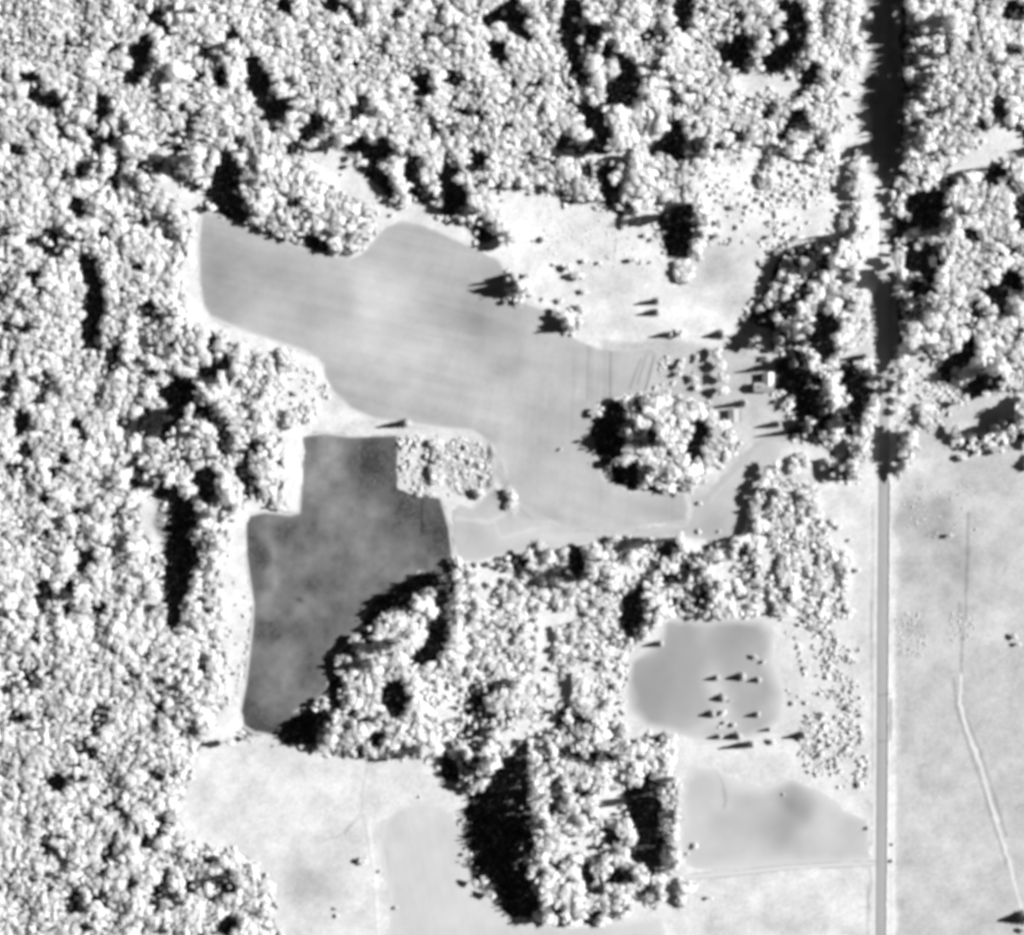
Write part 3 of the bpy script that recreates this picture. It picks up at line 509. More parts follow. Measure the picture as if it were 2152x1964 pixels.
# let the trees east of each shaded gap grow until their shadows cover it
HOUSE = Z4(1130, 1030); SHED = Z4(812, 1378)
G4 = {}
field_m = np.zeros((NY, NX), bool)
for poly in FIELDS.values(): paint_poly(field_m, poly)
for t in trees:
    if t.get('cap') and not t.get('low'): G4.setdefault((int(t['x'] // 5), int(t['y'] // 5)), []).append(t)
def cover(mask, step, top, extra):
    jj, ii = np.nonzero(mask); sel = ((jj % step) == 0) & ((ii % step) == 0); jj = jj[sel]; ii = ii[sel]; bad = 0
    for j, i in zip(jj, ii):
        x, y = X0 + i + .5, Y0 + j + .5; best = None; done = False; q = 1.0
        while q < 60:
            a, b = x + AZ[0] * q, y + AZ[1] * q; ci, cj = int(a // 5), int(b // 5)
            for da in (-1, 0, 1):
                for db in (-1, 0, 1):
                    for t in G4.get((ci + da, cj + db), ()):
                        ex, ey = t['x'] - x, t['y'] - y; along = ex * AZ[0] + ey * AZ[1]
                        o = abs(ex * AZ[1] - ey * AZ[0]) / t['r']
                        if along < 1 or o > .78: continue
                        z = along * TAN + top - 1.4
                        need = z / (1 - o ** 1.15) + .6 if t['con'] else z / (1 - .42 * (1 - math.sqrt(1 - o * o))) + .6
                        if t['h'] >= need: done = True; break
                        if need <= t['cap'] + extra:
                            c = need - t['h'] + .15 * along
                            if best is None or c < best[0]: best = (c, t, need)
                    if done: break
                if done: break
            if done: break
            q += 4.0
        if done: continue
        if best: best[1]['h'] = best[2] + .3; best[1]['tall'] = True
        else:
            bad += 1; q = 2.0
            while q < 56:
                a, b = x + AZ[0] * q, y + AZ[1] * q; q += 1.0
                if look(black, a - 1.2, b) or look(black, a, b) or look(field_m, a, b): continue
                h = q * TAN * 1.12 + top
                if h > 42: break
                if abs(a - P(1857, 0)[0]) < 9 or math.hypot(a - HOUSE[0], b - HOUSE[1]) < 13 or math.hypot(a - SHED[0], b - SHED[1]) < 11: continue
                t = dict(x=a + 1.5, y=b, r=R.uniform(2.6, 3.8), h=h, kind=None, fixed=False, cap=43, con=False, tall=True)
                if free(t['x'], b, t['r'], .4): put(t['x'], b, t['r']); trees.append(t); G4.setdefault((int(t['x'] // 5), int(b // 5)), []).append(t)
                break
    return bad, len(jj)
print('uncovered', cover(black, 2, 1.5, 2.5), cover(mid, 2, 3.0, 2.5))
for t in trees:
    if t['kind'] is None:
        des, lim, tipopen = march(t['x'], t['y'], t['r'])
        t['kind'] = 'conifer' if (t.get('con') and t['h'] > 9) else 'broadleaf'
        if t['h'] < 4.2: t['kind'] = 'shrub'
        if t['kind'] != 'conifer': t['r'] = max(1.2, min(t['r'], t['h'] * .6))
# thickets of low shrubs on open land
def thicket(poly, n, r0, r1, h0, h1, dark=.0):
    xs = [p[0] for p in poly]; ys = [p[1] for p in poly]
    x = RNG.uniform(min(xs), max(xs), n); y = RNG.uniform(min(ys), max(ys), n); k = inside(poly, x, y)
    dens = fbm(x, y, 77, 18, 3)
    for a, b, d in zip(x[k], y[k], dens[k]):
        r = R.uniform(r0, r1)
        if d < -.05 and R.random() < .8: continue
        if free(a, b, r, .9):
            put(a, b, r); trees.append(dict(x=a, y=b, r=r, h=R.uniform(h0, h1) * r / r1, kind='shrub', fixed=False))
thicket(tpoly(5, '640 760 820 760 880 860 870 980 780 1040 640 1060 600 900'), 900, .5, 1.2, 1.2, 2.6)
thicket(tpoly(3, '200 950 1000 900 960 1280 700 1380 250 1350'), 330, .5, 1.3, 1.2, 2.8)
thicket(tpoly(6, '1300 340 1480 340 1640 480 1700 540 1500 700 1320 680'), 420, .5, 1.3, 1.2, 3.0)
thicket(tpoly(5, '370 720 600 720 600 1020 390 990'), 160, .5, 1.3, 1.2, 2.8)
thicket(tpoly(8, '1100 330 1640 300 1620 640 1300 560 1100 700'), 260, .5, 1.4, 1.2, 3.0)
thicket(fpoly('560,700 640,740 650,790 560,840 540,800'), 120, .5, 1.3, 1.2, 2.8)
thicket(fpoly('440,1080 480,1100 490,1300 470,1380 430,1400 440,1250'), 120, .5, 1.3, 1.2, 2.6)
thicket(tpoly(6, '1300 1000 1760 1000 1760 1300 1300 1280'), 160, .3, .7, .6, 1.2)
thicket(tpoly(9, '1290 60 1460 60 1460 300 1290 300'), 160, .3, .8, .6, 1.3)
thicket(tpoly(9, '1580 60 1730 60 1730 220 1580 220'), 160, .3, .7, .6, 1.3)
thicket(tpoly(2, '1000 1020 1500 1100 1750 1500 1250 1500 1150 1300'), 260, .3, .7, .5, 1.1)
field_m = np.zeros((NY, NX), bool)
for poly in FIELDS.values(): paint_poly(field_m, poly)
near = (blur((~openm).astype(float), 14) > .02) & openm & ~field_m
NE = 30000
ex = RNG.uniform(-385, 385, NE); ey = RNG.uniform(-350, 350, NE)
kk = look(near, ex, ey) & (fbm(ex, ey, 131, 12, 3) > -.08) & ~look(black, ex, ey) & ((ex < P(1835, 0)[0]) | (ex > P(1880, 0)[0]))
for a, b in zip(ex[kk], ey[kk]):
    r = R.uniform(.7, 2.1)
    if free(a, b, r, .72): put(a, b, r); trees.append(dict(x=a, y=b, r=r, h=r * R.uniform(1.1, 1.7), kind='shrub', fixed=False))
def grove(poly, n, r0, r1, k=.7, thr=-.1, hf=1.5):
    xs = [p[0] for p in poly]; ys = [p[1] for p in poly]
    x = RNG.uniform(min(xs), max(xs), n); y = RNG.uniform(min(ys), max(ys), n)
    q = inside(poly, x + 7 * fbm(x, y, 151, 14, 3), y + 7 * fbm(x, y, 161, 14, 3)) & (fbm(x, y, 141, 14, 3) > thr) & ~look(black, x, y)
    for a, b in zip(x[q], y[q]):
        r = r0 + (r1 - r0) * R.random() ** 2
        if free(a, b, r, k): put(a, b, r); trees.append(dict(x=a, y=b, r=r, h=r * R.uniform(.8, 1.2) * hf, kind='shrub' if r < 1.8 else 'broadleaf', fixed=False))
grove(tpoly(8, '480 470 600 400 700 330 750 430 720 600 690 720 620 830 560 760 500 680'), 500, 1.2, 2.8, .75, -.02)
grove(tpoly(5, '1560 1490 1760 1300 1810 1420 1640 1600'), 200, 1.2, 2.6, .75, -.05)
grove(tpoly(6, '260 1420 460 1400 480 1510 280 1530'), 120, 1.2, 2.6, .8, .0)
grove(tpoly(3, '0 900 560 850 960 900 960 1280 700 1380 560 1260 200 1120 0 1060'), 1300, .6, 2.0, .85, .08)
grove(tpoly(3, '120 980 250 900 420 850 560 790 700 840 960 820 1050 830 1040 1000 700 1080 300 1080'), 800, .8, 2.8, .9, .04, 1.9)
grove(tpoly(3, '740 470 1110 330 1080 600 1060 800 960 900 700 900'), 700, .8, 2.6, .85, .02)
grove(tpoly(2, '1350 880 1800 900 1900 1080 1650 1100 1480 1180 1380 1060'), 700, .8, 2.4, .75, -.05)
grove(tpoly(8, '1100 330 1640 300 1620 640 1300 560 1100 700'), 700, .8, 2.4, .8, .0)
grove(tpoly(6, '-20 300 200 300 200 470 -20 480'), 90, .5, 1.4, .85, .06)
grove(tpoly(6, '600 950 860 990 920 1250 1020 1380 1040 1680 900 1830 720 1840 610 1600 570 1200'), 500, 1.5, 2.8, .66, -.08, 2.1)
grove(tpoly(6, '600 950 860 990 920 1250 1020 1380 1040 1680 900 1830 720 1840 610 1600 570 1200'), 2800, .6, 1.9, .64, -.12, 2.0)
grove(tpoly(9, '620 0 740 240 790 560 770 720 760 900 900 1030 1150 1030 1140 780 1090 560 1120 280 900 150 800 0'), 160, 1.2, 2.3, .66, .06, 2.0)
grove(tpoly(9, '620 0 740 240 790 560 770 720 760 900 900 1030 1150 1030 1140 780 1090 560 1120 280 900 150 800 0'), 2000, .45, 1.3, .7, .0, 2.0)
grove(tpoly(5, '680 740 800 750 870 840 870 960 780 1040 680 1050 620 960 630 830'), 160, 1.6, 2.8, .7, -.4, 1.2)
grove(tpoly(5, '680 740 800 750 870 840 870 960 780 1040 680 1050 620 960 630 830'), 900, .6, 1.5, .62, -.4, 1.2)
for pl in (tpoly(5, '700 1480 900 1400 1200 1560 1560 1540 1580 1800 1400 1900 1100 1860 900 1900 720 1840'), tpoly(8, '720 120 1000 60 1200 180 1560 160 1620 330 1440 320 1260 380 1100 400 900 460 740 400')):
    grove(pl, 900, 2.0, 3.6, .66, -.2, 2.2)
    grove(pl, 2200, .9, 2.2, .6, -.2, 2.0)
grove(tpoly(5, '370 710 610 710 620 1020 480 1060 380 980'), 500, .8, 2.2, .72, -.1)
print('planted', len(trees), {k: sum(t['kind'] == k for t in trees) for k in ('broadleaf', 'conifer', 'shrub')})

# ------------------------------------------------------------------ ground, fields, road, tracks
def gridsheet(name, poly, step, z, tonefn, m, rag=0.0):
    xs = [p[0] for p in poly]; ys = [p[1] for p in poly]
    ax = np.arange(min(xs) - step, max(xs) + 2 * step, step); ay = np.arange(min(ys) - step, max(ys) + 2 * step, step)
    VX, VY = np.meshgrid(ax, ay); cxx = VX[:-1, :-1] + step / 2; cyy = VY[:-1, :-1] + step / 2
    wob = 1.1
    k = inside(poly, cxx + wob * vnoise(cxx, cyy, 31, 5) * 2 + rag * fbm(cxx, cyy, 33, 22, 4), cyy + wob * vnoise(cxx, cyy, 32, 5) * 2 + rag * fbm(cxx, cyy, 37, 22, 4))
    jj, ii = np.nonzero(k); n = len(ax)
    q = np.stack([jj * n + ii, jj * n + ii + 1, (jj + 1) * n + ii + 1, (jj + 1) * n + ii], 1)
    used, inv = np.unique(q.ravel(), return_inverse=True)
    px = VX.ravel()[used]; py = VY.ravel()[used]
    V = np.stack([px, py, np.full(len(px), z)], 1)
    return struct(obj(name, npmesh(name, V, inv.reshape(-1, 4), None, m, tonefn(px, py))))
def edgedist(poly, x, y):
    d = np.full(x.shape, 1e9)
    for i in range(len(poly)):
        ax, ay = poly[i]; bx, by = poly[(i + 1) % len(poly)]; dx, dy = bx - ax, by - ay; L = dx * dx + dy * dy + 1e-9
        t = np.clip(((x - ax) * dx + (y - ay) * dy) / L, 0, 1); d = np.minimum(d, np.hypot(x - ax - t * dx, y - ay - t * dy))
    return d
def linedist(line, x, y):
    d = np.full(np.shape(x), 1e9)
    for i in range(len(line) - 1):
        ax, ay = line[i]; bx, by = line[i + 1]; dx, dy = bx - ax, by - ay; L = dx * dx + dy * dy + 1e-9
        t = np.clip(((x - ax) * dx + (y - ay) * dy) / L, 0, 1); d = np.minimum(d, np.hypot(x - ax - t * dx, y - ay - t * dy))
    return d
def spots(x, y, base, lst):
    """soil patches: centre and half axes in picture units, tone they tend to, strength"""
    t = np.full(np.shape(x), float(base))
    wx = x + 14 * fbm(x, y, 61, 40, 3); wy = y + 14 * fbm(x, y, 67, 40, 3)
    for (fx, fy, rx, ry, tone, k) in lst:
        a, b = F(fx, fy); g = np.exp(-(((wx - a) / (rx * FR)) ** 2 + ((wy - b) / (ry * FR)) ** 2)) * k
        t = t * (1 - g) + tone * g
    return t
def streak(x, y, ang, seed, across, along):
    c, s = math.cos(ang), math.sin(ang)
    return vnoise((x * c + y * s) / along * across, -x * s + y * c, seed, across)
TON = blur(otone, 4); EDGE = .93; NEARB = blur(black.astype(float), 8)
def mixedge(poly, x, y, t, wdt=3.0, to=EDGE):
    d = edgedist(poly, x, y); k = np.clip(1 - d / wdt, 0, 1) ** 1.4 * (look(NEARB, x, y) < .02); return t * (1 - k) + np.minimum(to, look(TON, x, y)) * k
def tone_upper(x, y):
    t = spots(x, y, .52, [(430, 520, 60, 110, .37, .9), (560, 560, 110, 60, .43, .8), (760, 590, 70, 55, .68, .8), (840, 690, 110, 50, .62, .7), (640, 740, 50, 50, .39, .7), (690, 640, 36, 60, .46, .6), (700, 690, 60, 26, .60, .6), (940, 620, 80, 60, .38, .9), (800, 460, 60, 30, .47, .8),
     (920, 520, 70, 24, .53, .6), (1010, 720, 50, 22, .40, .8), (760, 780, 140, 50, .55, .6), (1060, 800, 70, 90, .52, .5), (1050, 920, 70, 60, .58, .8), (1240, 1000, 110, 30, .50, .7), (1230, 730, 60, 36, .60, .7), (1190, 700, 40, 20, .66, .6), (960, 880, 20, 30, .36, .5)])
    t *= 1 + .26 * fbm(x, y, 21, 34, 5) + .10 * streak(x, y, -.30, 28, 5.0, 110) + .09 * streak(x, y, -.22, 22, 2.2, 60) * (x < 0) + .05 * streak(x, y, 1.50, 23, 2.0, 60) * (x > -20)
    t *= 1 + .05 * streak(x + .25 * y, y, 1.1, 24, 1.6, 40) * (x > -60) * (y > 20) + .03 * np.random.default_rng(4).normal(0, 1, np.shape(x))
    for (cxx, cyy, rad, sp) in ((900, 880, 62, 26), (1010, 960, 30, 16), (650, 760, 20, 12)):
        a, b = F(cxx, cyy); q = np.hypot(x - a, y - b); t *= 1 + .05 * vnoise(q / 1.6, q * 0, 25, 1.0) * np.exp(-((q - rad * FR) / (sp * FR)) ** 2)
    a, b = F(870, 640); rr_ = np.hypot(x - a + 20, y - b + 60); t *= 1 + .018 * np.sin(rr_ * 1.6) * np.exp(-((x - a) / 30) ** 2 - ((y - b) / 26) ** 2)
    for (u1, v1, u2, v2, k) in ((1410, 220, 1405, 520, .25), (1430, 240, 1425, 520, .15), (1533, 200, 1530, 540, .35), (1500, 200, 1500, 500, .12), (1700, 300, 1640, 460, .35), (1730, 280, 1680, 440, .3), (1785, 240, 1720, 490, .45), (1500, 185, 1552, 240, .5), (1330, 300, 1320, 700, .08)):
        d = linedist([T(5, u1, v1), T(5, u2, v2)], x, y); t *= 1 - k * np.exp(-(d / .9) ** 2)
    d = linedist([T(5, 1955, 1060), T(5, 1970, 1130), T(5, 1950, 1190)], x, y); t *= 1 - .5 * np.exp(-(d / .9) ** 2)
    return mixedge(FIELDS['upper'], x, y, t, 3.2)
def tone_dark(x, y):
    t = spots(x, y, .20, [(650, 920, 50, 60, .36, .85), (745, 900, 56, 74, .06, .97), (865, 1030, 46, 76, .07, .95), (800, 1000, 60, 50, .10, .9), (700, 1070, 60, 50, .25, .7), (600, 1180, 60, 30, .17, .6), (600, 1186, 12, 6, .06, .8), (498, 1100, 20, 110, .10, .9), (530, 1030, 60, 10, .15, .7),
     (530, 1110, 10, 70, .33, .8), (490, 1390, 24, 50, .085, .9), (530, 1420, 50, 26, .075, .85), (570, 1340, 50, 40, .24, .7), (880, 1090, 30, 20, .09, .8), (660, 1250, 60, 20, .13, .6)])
    t *= 1 + .65 * fbm(x, y, 41, 18, 5) + .08 * streak(x, y, 1.52, 42, 2.5, 40)
    for (u1, v1, u2, v2) in ((490, 1080, 490, 1270),):
        d = linedist([T(5, u1, v1), T(5, u2, v2)], x, y) + 2 * np.abs(vnoise(x, y, 9, 3)); t *= 1 - .6 * np.exp(-(d / 1.2) ** 2)
    g = np.random.default_rng(3).normal(0, 1, np.shape(x)); t = np.where(t < .13, t * np.exp(.35 * g), t * np.exp(.05 * g))
    return mixedge(FIELDS['dark'], x, y, t, 2.2)
def tone_wedge(x, y):
    t = spots(x, y, .60, [(930, 1050, 34, 34, .50, .8), (980, 985, 30, 26, .42, .9), (1010, 990, 8, 26, .2, .7), (1080, 1052, 70, 16, .72, .8), (1180, 1052, 50, 12, .64, .6), (1400, 1030, 70, 30, .46, .9), (1440, 970, 40, 30, .55, .8), (1480, 900, 40, 30, .60, .8), (1300, 1050, 40, 10, .52, .7)])
    t *= 1 + .12 * fbm(x, y, 51, 14, 4)
    for ln, wd, k in (([T(5, 890, 1200), T(5, 930, 1290), T(5, 1100, 1240), T(5, 1300, 1200)], 1.2, .12), ([T(5, 660, 1180), T(5, 680, 1380)], 1.0, -.25), ([T(5, 680, 1180), T(5, 860, 1200), T(5, 960, 1150)], 1.6, .2)):
        d = linedist(ln, x, y); t *= 1 + k * np.exp(-(d / wd) ** 2)
    return mixedge(FIELDS['wedge'], x, y, t, 2.5, .70)
def tone_pad(x, y):
    t = spots(x, y, .44, [(1270, 1360, 50, 60, .36, .8), (1350, 1240, 40, 40, .40, .7), (1460, 1250, 40, 40, .36, .8), (1400, 1240, 22, 26, .56, .7), (1420, 1370, 26, 70, .70, .95), (1490, 1370, 36, 50, .44, .8), (1530, 1240, 24, 30, .62, .8), (1400, 1430, 60, 20, .68, .8), (1300, 1430, 50, 20, .46, .6), (1540, 1420, 30, 40, .62, .6)])
    return mixedge(FIELDS['paddock'], x, y, t * (1 + .12 * fbm(x, y, 71, 20, 4)), 9.0 + 8 * fbm(x, y, 72, 25, 3), .8)
def tone_spad(x, y):
    t = spots(x, y, .62, [(1550, 1590, 50, 50, .34, .95), (1530, 1640, 44, 34, .38, .8), (1470, 1580, 30, 30, .52, .8), (1440, 1640, 70, 40, .54, .8), (1500, 1545, 12, 12, .70, .6), (1380, 1550, 30, 30, .58, .8), (1690, 1650, 20, 40, .58, .8), (1640, 1640, 40, 30, .68, .7)])
    d = linedist([T(9, 290, 925), T(9, 335, 1000), T(9, 350, 1100), T(9, 340, 1130)], x, y); t *= 1 - .3 * np.exp(-(d / 1.0) ** 2)
    return mixedge(FIELDS['south paddock'], x, y, t * (1 + .10 * fbm(x, y, 81, 18, 4)), 9.0 + 8 * fbm(x, y, 82, 25, 3), .74)
def tone_plough(x, y):
    t = spots(x, y, .70, [(850, 1720, 50, 100, .66, .7), (800, 1800, 40, 60, .62, .6), (1150, 1840, 120, 24, .62, .8)])
    t *= 1 + .10 * fbm(x, y, 91, 16, 4) + .06 * streak(x, y, -1.35, 92, 1.8, 50)
    d = linedist([T(8, 480, 1110), T(8, 400, 1120), T(8, 310, 1160), T(8, 270, 1220), T(8, 265, 1280), T(8, 300, 1400), T(8, 315, 1600)], x, y); t *= 1 - .18 * np.exp(-(d / .9) ** 2)
    return mixedge(FIELDS['ploughland'], x, y, t, 4.0, .76)
for nm, fn in (('upper', tone_upper), ('dark', tone_dark), ('wedge', tone_wedge), ('paddock', tone_pad), ('south paddock', tone_spad), ('ploughland', tone_plough)):
    gridsheet('field', FIELDS[nm], .8, .03, fn, M_FIELD, 4.5)

# the big ground sheet: forest litter in the woods, pale grass in the open, some shade painted in
OPN = blur(openm.astype(float), 3)
MEAD = [(1568, 908, 44, 36, .95, .92), (1404, 905, 22, 50, .95, .9), (1470, 740, 30, 50, .60, .8), (460, 1200, 36, 150, .98, .9), (390, 500, 20, 130, .96, .9), (580, 940, 26, 70, .98, .9), (600, 760, 50, 50, .95, .8), (1730, 430, 26, 80, .95, .8), (1060, 470, 60, 110, .95, .8), (1800, 760, 50, 44, .86, .9), (1180, 460, 66, 76, .74, .85), (1210, 560, 60, 50, .68, .7), (1450, 410, 50, 30, .74, .6), (1590, 390, 40, 40, .76, .6), (1420, 530, 70, 50, .50, .9), (1380, 500, 40, 30, .66, .6), (1480, 470, 40, 24, .70, .6), (1600, 430, 40, 30, .84, .5), (1440, 600, 40, 24, .60, .7), (1250, 640, 50, 24, .60, .7), (1310, 600, 30, 20, .66, .5), (1420, 745, 50, 40, .52, .8), (1340, 760, 40, 16, .6, .8),
 (1470, 820, 60, 24, .60, .9), (1380, 780, 60, 8, .52, .8), (1530, 155, 30, 16, .7, .8), (1830, 1010, 60, 40, .42, .8), (1850, 1060, 40, 20, .36, .8), (1900, 1120, 60, 60, .46, .7), (1800, 1230, 36, 36, .44, .8), (1800, 1120, 40, 30, .48, .7), (1960, 1230, 40, 60, .80, .6), (1830, 1420, 40, 90, .60, .6), (1990, 1400, 30, 90, .58, .6), (1850, 1700, 80, 60, .74, .6), (1930, 1800, 60, 50, .60, .6), (1980, 1640, 30, 60, .64, .6),
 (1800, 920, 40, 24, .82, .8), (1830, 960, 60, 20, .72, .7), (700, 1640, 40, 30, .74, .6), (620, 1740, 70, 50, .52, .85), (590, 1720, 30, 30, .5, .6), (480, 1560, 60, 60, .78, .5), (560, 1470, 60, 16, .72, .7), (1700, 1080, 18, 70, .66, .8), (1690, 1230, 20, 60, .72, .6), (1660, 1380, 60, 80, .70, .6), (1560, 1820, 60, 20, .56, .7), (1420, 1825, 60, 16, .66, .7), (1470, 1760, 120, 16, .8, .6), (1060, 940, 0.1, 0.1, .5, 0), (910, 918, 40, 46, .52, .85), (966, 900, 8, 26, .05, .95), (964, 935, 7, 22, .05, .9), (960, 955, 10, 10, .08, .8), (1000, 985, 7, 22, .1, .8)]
ax = np.arange(-420, 421, 1.0); ay = np.arange(-385, 386, 1.0)
VX, VY = np.meshgrid(ax, ay); px, py = VX.ravel(), VY.ravel()
g = np.random.default_rng(8).normal(0, 1, len(px))
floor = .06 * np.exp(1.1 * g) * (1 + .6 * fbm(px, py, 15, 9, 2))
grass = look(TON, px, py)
for (fx, fy, rx, ry, tone, k) in MEAD:
    a, b = F(fx, fy); wx = px + 8 * vnoise(px, py, 61, 20); wy = py + 8 * vnoise(px, py, 67, 20)
    q = np.exp(-(((wx - a) / (rx * FR)) ** 2 + ((wy - b) / (ry * FR)) ** 2)) * k; grass = grass * (1 - q) + tone * q
grass = grass * (1 + .22 * fbm(px, py, 17, 14, 5) + .14 * np.minimum(0, fbm(px, py, 18, 4, 2)) + .07 * g)
def gline(lines, wdt, k):
    global grass
    for ln in lines: grass = grass * (1 + k * np.exp(-(linedist(ln, px, py) / wdt) ** 2))
tl = lambda t, s: tpoly(t, s)
gline([tl(9, '1640 0 1655 250 1650 380'), tl(9, '1610 430 1630 600 1680 760 1740 930 1800 1120 1850 1290 1900 1440'), tl(6, '1690 1150 1685 1400 1675 1700 1660 1840'), tl(9, '1680 640 1760 840 1850 1120 1900 1290')], 1.1, -.34)
gline([tl(9, '1150 0 1160 500 1165 1000'), tl(9, '1135 1100 1165 1140 1155 1250 1160 1330 1100 1370'), tl(9, '1145 1460 1155 1560 1135 1640 1150 1700'), tl(9, '1135 1560 1135 1840'), tl(6, '1160 1100 1165 1300 1155 1840'), tl(9, '880 1395 1080 1362')], .8, -.3)
gline([tl(9, '1265 20 1268 500'), tl(9, '1270 780 1265 1840')], .8, -.18)
gline([tl(8, '200 860 160 1040 160 1150 60 1280'), tl(8, '170 1180 220 1500 240 1840'), tl(2, '1790 1420 1850 1500 1880 1530'), tl(7, '1998 1180 1880 1290 1750 1330')], .9, -.2)
gline([tl(8, '200 1250 240 1650 250 1840'), tl(9, '1270 0 1275 1840')], 2.2, .2)
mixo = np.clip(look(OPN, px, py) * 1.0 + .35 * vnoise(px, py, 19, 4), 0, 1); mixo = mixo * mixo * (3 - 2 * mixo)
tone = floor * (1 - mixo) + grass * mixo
V = np.stack([px, py, np.zeros(len(px))], 1); n = len(ax)
jj, ii = np.meshgrid(np.arange(len(ay) - 1), np.arange(n - 1), indexing='ij'); jj = jj.ravel(); ii = ii.ravel()
Q = np.stack([jj * n + ii, jj * n + ii + 1, (jj + 1) * n + ii + 1, (jj + 1) * n + ii], 1)
B = 9000.0; nv = len(V)
OV = np.array([(-B, -B, 0), (B, -B, 0), (B, B, 0), (-B, B, 0), (-420, -385, 0), (420, -385, 0), (420, 385, 0), (-420, 385, 0)])
OQ = np.array([(0, 1, 5, 4), (1, 2, 6, 5), (2, 3, 7, 6), (3, 0, 4, 7)]) + nv
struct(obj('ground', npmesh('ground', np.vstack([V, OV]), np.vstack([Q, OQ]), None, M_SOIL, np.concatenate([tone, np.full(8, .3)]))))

def ribbon(name, line, width, z, tonefn, step=.7):
    h = width / 2; L = []
    for i, (x, y) in enumerate(line):
        a = line[max(0, i - 1)]; b = line[min(len(line) - 1, i + 1)]; dx, dy = b[0] - a[0], b[1] - a[1]; d = math.hypot(dx, dy); L.append((x, y, -dy / d * h, dx / d * h))
    poly = [(x + nx, y + ny) for x, y, nx, ny in L] + [(x - nx, y - ny) for x, y, nx, ny in reversed(L)]
    return gridsheet(name, poly, step, z, tonefn, M_FIELD)
def smooth(line, k=6):
    out = []
    n = len(line)
    for i in range(n - 1):
        p0, p1, p2, p3 = [np.array(line[min(max(i + d, 0), n - 1)]) for d in (-1, 0, 1, 2)]
        for j in range(k):
            t = j / k; out.append(tuple(.5 * ((2 * p1) + (-p0 + p2) * t + (2 * p0 - 5 * p1 + 4 * p2 - p3) * t * t + (-p0 + 3 * p1 - 3 * p2 + p3) * t ** 3)))
    return out + [line[-1]]
# paved road: a real slab with a crisp edge
RC = [P(1859, -120), P(1859, 300), P(1859, 700), P(1857, 1000), P(1854, 1300), P(1853, 1500), P(1850, 2090)]
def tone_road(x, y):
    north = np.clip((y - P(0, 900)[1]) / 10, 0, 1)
    cut = np.clip((y - P(0, 385)[1]) / 8, 0, 1); low = np.clip((P(0, 565)[1] - y) / 8, 0, 1)  # cut: road colour darkened to deepen the tree shadow on it
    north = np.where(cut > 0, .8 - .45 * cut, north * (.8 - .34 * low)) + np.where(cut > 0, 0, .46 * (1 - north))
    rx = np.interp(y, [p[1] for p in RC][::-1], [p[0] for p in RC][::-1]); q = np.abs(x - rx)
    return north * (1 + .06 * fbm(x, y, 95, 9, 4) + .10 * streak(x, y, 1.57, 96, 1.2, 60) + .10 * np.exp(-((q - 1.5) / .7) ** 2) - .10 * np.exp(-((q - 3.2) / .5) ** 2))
def roadslab():
    b = []; q = []; tn = []
    ln = smooth(RC, 24); h = 3.4
    for i, (x, y) in enumerate(ln):
        a = ln[max(0, i - 1)]; c = ln[min(len(ln) - 1, i + 1)]; dx, dy = c[0] - a[0], c[1] - a[1]; d = math.hypot(dx, dy); nx, ny = dy / d, -dx / d
        for o, z in ((-h - .3, .0), (-h, .12), (-2.4, .15), (-1.5, .165), (-.7, .18), (0, .19), (.7, .18), (1.5, .165), (2.4, .15), (h, .12), (h + .3, 0)): b.append((x + nx * o, y + ny * o, z))
        if i:
            for j in range(10): p = (i - 1) * 11 + j; q.append((p, p + 11, p + 12, p + 1))
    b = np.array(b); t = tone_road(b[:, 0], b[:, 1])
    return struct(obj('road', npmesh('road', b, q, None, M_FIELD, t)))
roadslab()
wt = lambda t: (lambda x, y: t * (1 + .12 * fbm(x, y, 97, 4, 3)))
ribbon('verge', smooth([P(1846, 905), P(1845, 1000), P(1841, 1400), P(1837, 2090)]), 2.6, .02, wt(.84))
ribbon('driveway', smooth([P(1852, 922), T(6, 1050, 748), T(6, 850, 742), T(6, 620, 735), T(6, 540, 770), T(6, 470, 830), T(6, 400, 900), T(6, 300, 1010), T(6, 200, 1130)]), 5.0, .045, wt(.56))
ribbon('driveway', smooth([T(6, 890, 315), T(6, 960, 298), T(6, 1040, 262), T(6, 1105, 215), T(6, 1138, 150), T(6, 1138, 60), T(6, 1115, 0)]), 2.2, .05, wt(.84))
ribbon('yard', smooth([T(6, 300, 505), T(6, 480, 500), T(6, 620, 560), T(6, 700, 600)]), 8.0, .04, wt(.58))
ribbon('track', smooth([T(9, 130, 1520), T(9, 400, 1498), T(9, 700, 1465), T(9, 1000, 1450), T(9, 1180, 1442)]), 4.6, .04, lambda x, y: .80 - .26 * np.exp(-((linedist([T(9, 130, 1504), T(9, 400, 1482), T(9, 700, 1450), T(9, 1000, 1435), T(9, 1180, 1428)], x, y)) / .9) ** 2) - .26 * np.exp(-((linedist([T(9, 130, 1534), T(9, 400, 1512), T(9, 700, 1480), T(9, 1000, 1464), T(9, 1180, 1456)], x, y)) / .9) ** 2))
ribbon('path', smooth([T(9, 1650, 400), T(9, 1648, 560), T(9, 1690, 720), T(9, 1750, 880), T(9, 1810, 1090), T(9, 1860, 1260), T(9, 1915, 1440), T(9, 1960, 1600), T(9, 1985, 1720)]), 2.4, .04, wt(.86))
ribbon('path', smooth([T(2, 1080, 700), T(2, 1170, 815), T(2, 1320, 858), T(2, 1550, 860), T(2, 1700, 825), T(2, 1860, 705)]), 2.6, .04, wt(.86))
ribbon('path', smooth([T(2, 1240, 1720), T(2, 1500, 1590), T(2, 1790, 1760)]), .8, .035, wt(.84))
ribbon('path', smooth([T(3, 1062, 560), T(3, 1066, 700), T(3, 1085, 800), T(3, 1110, 900)]), 1.6, .04, wt(.86))

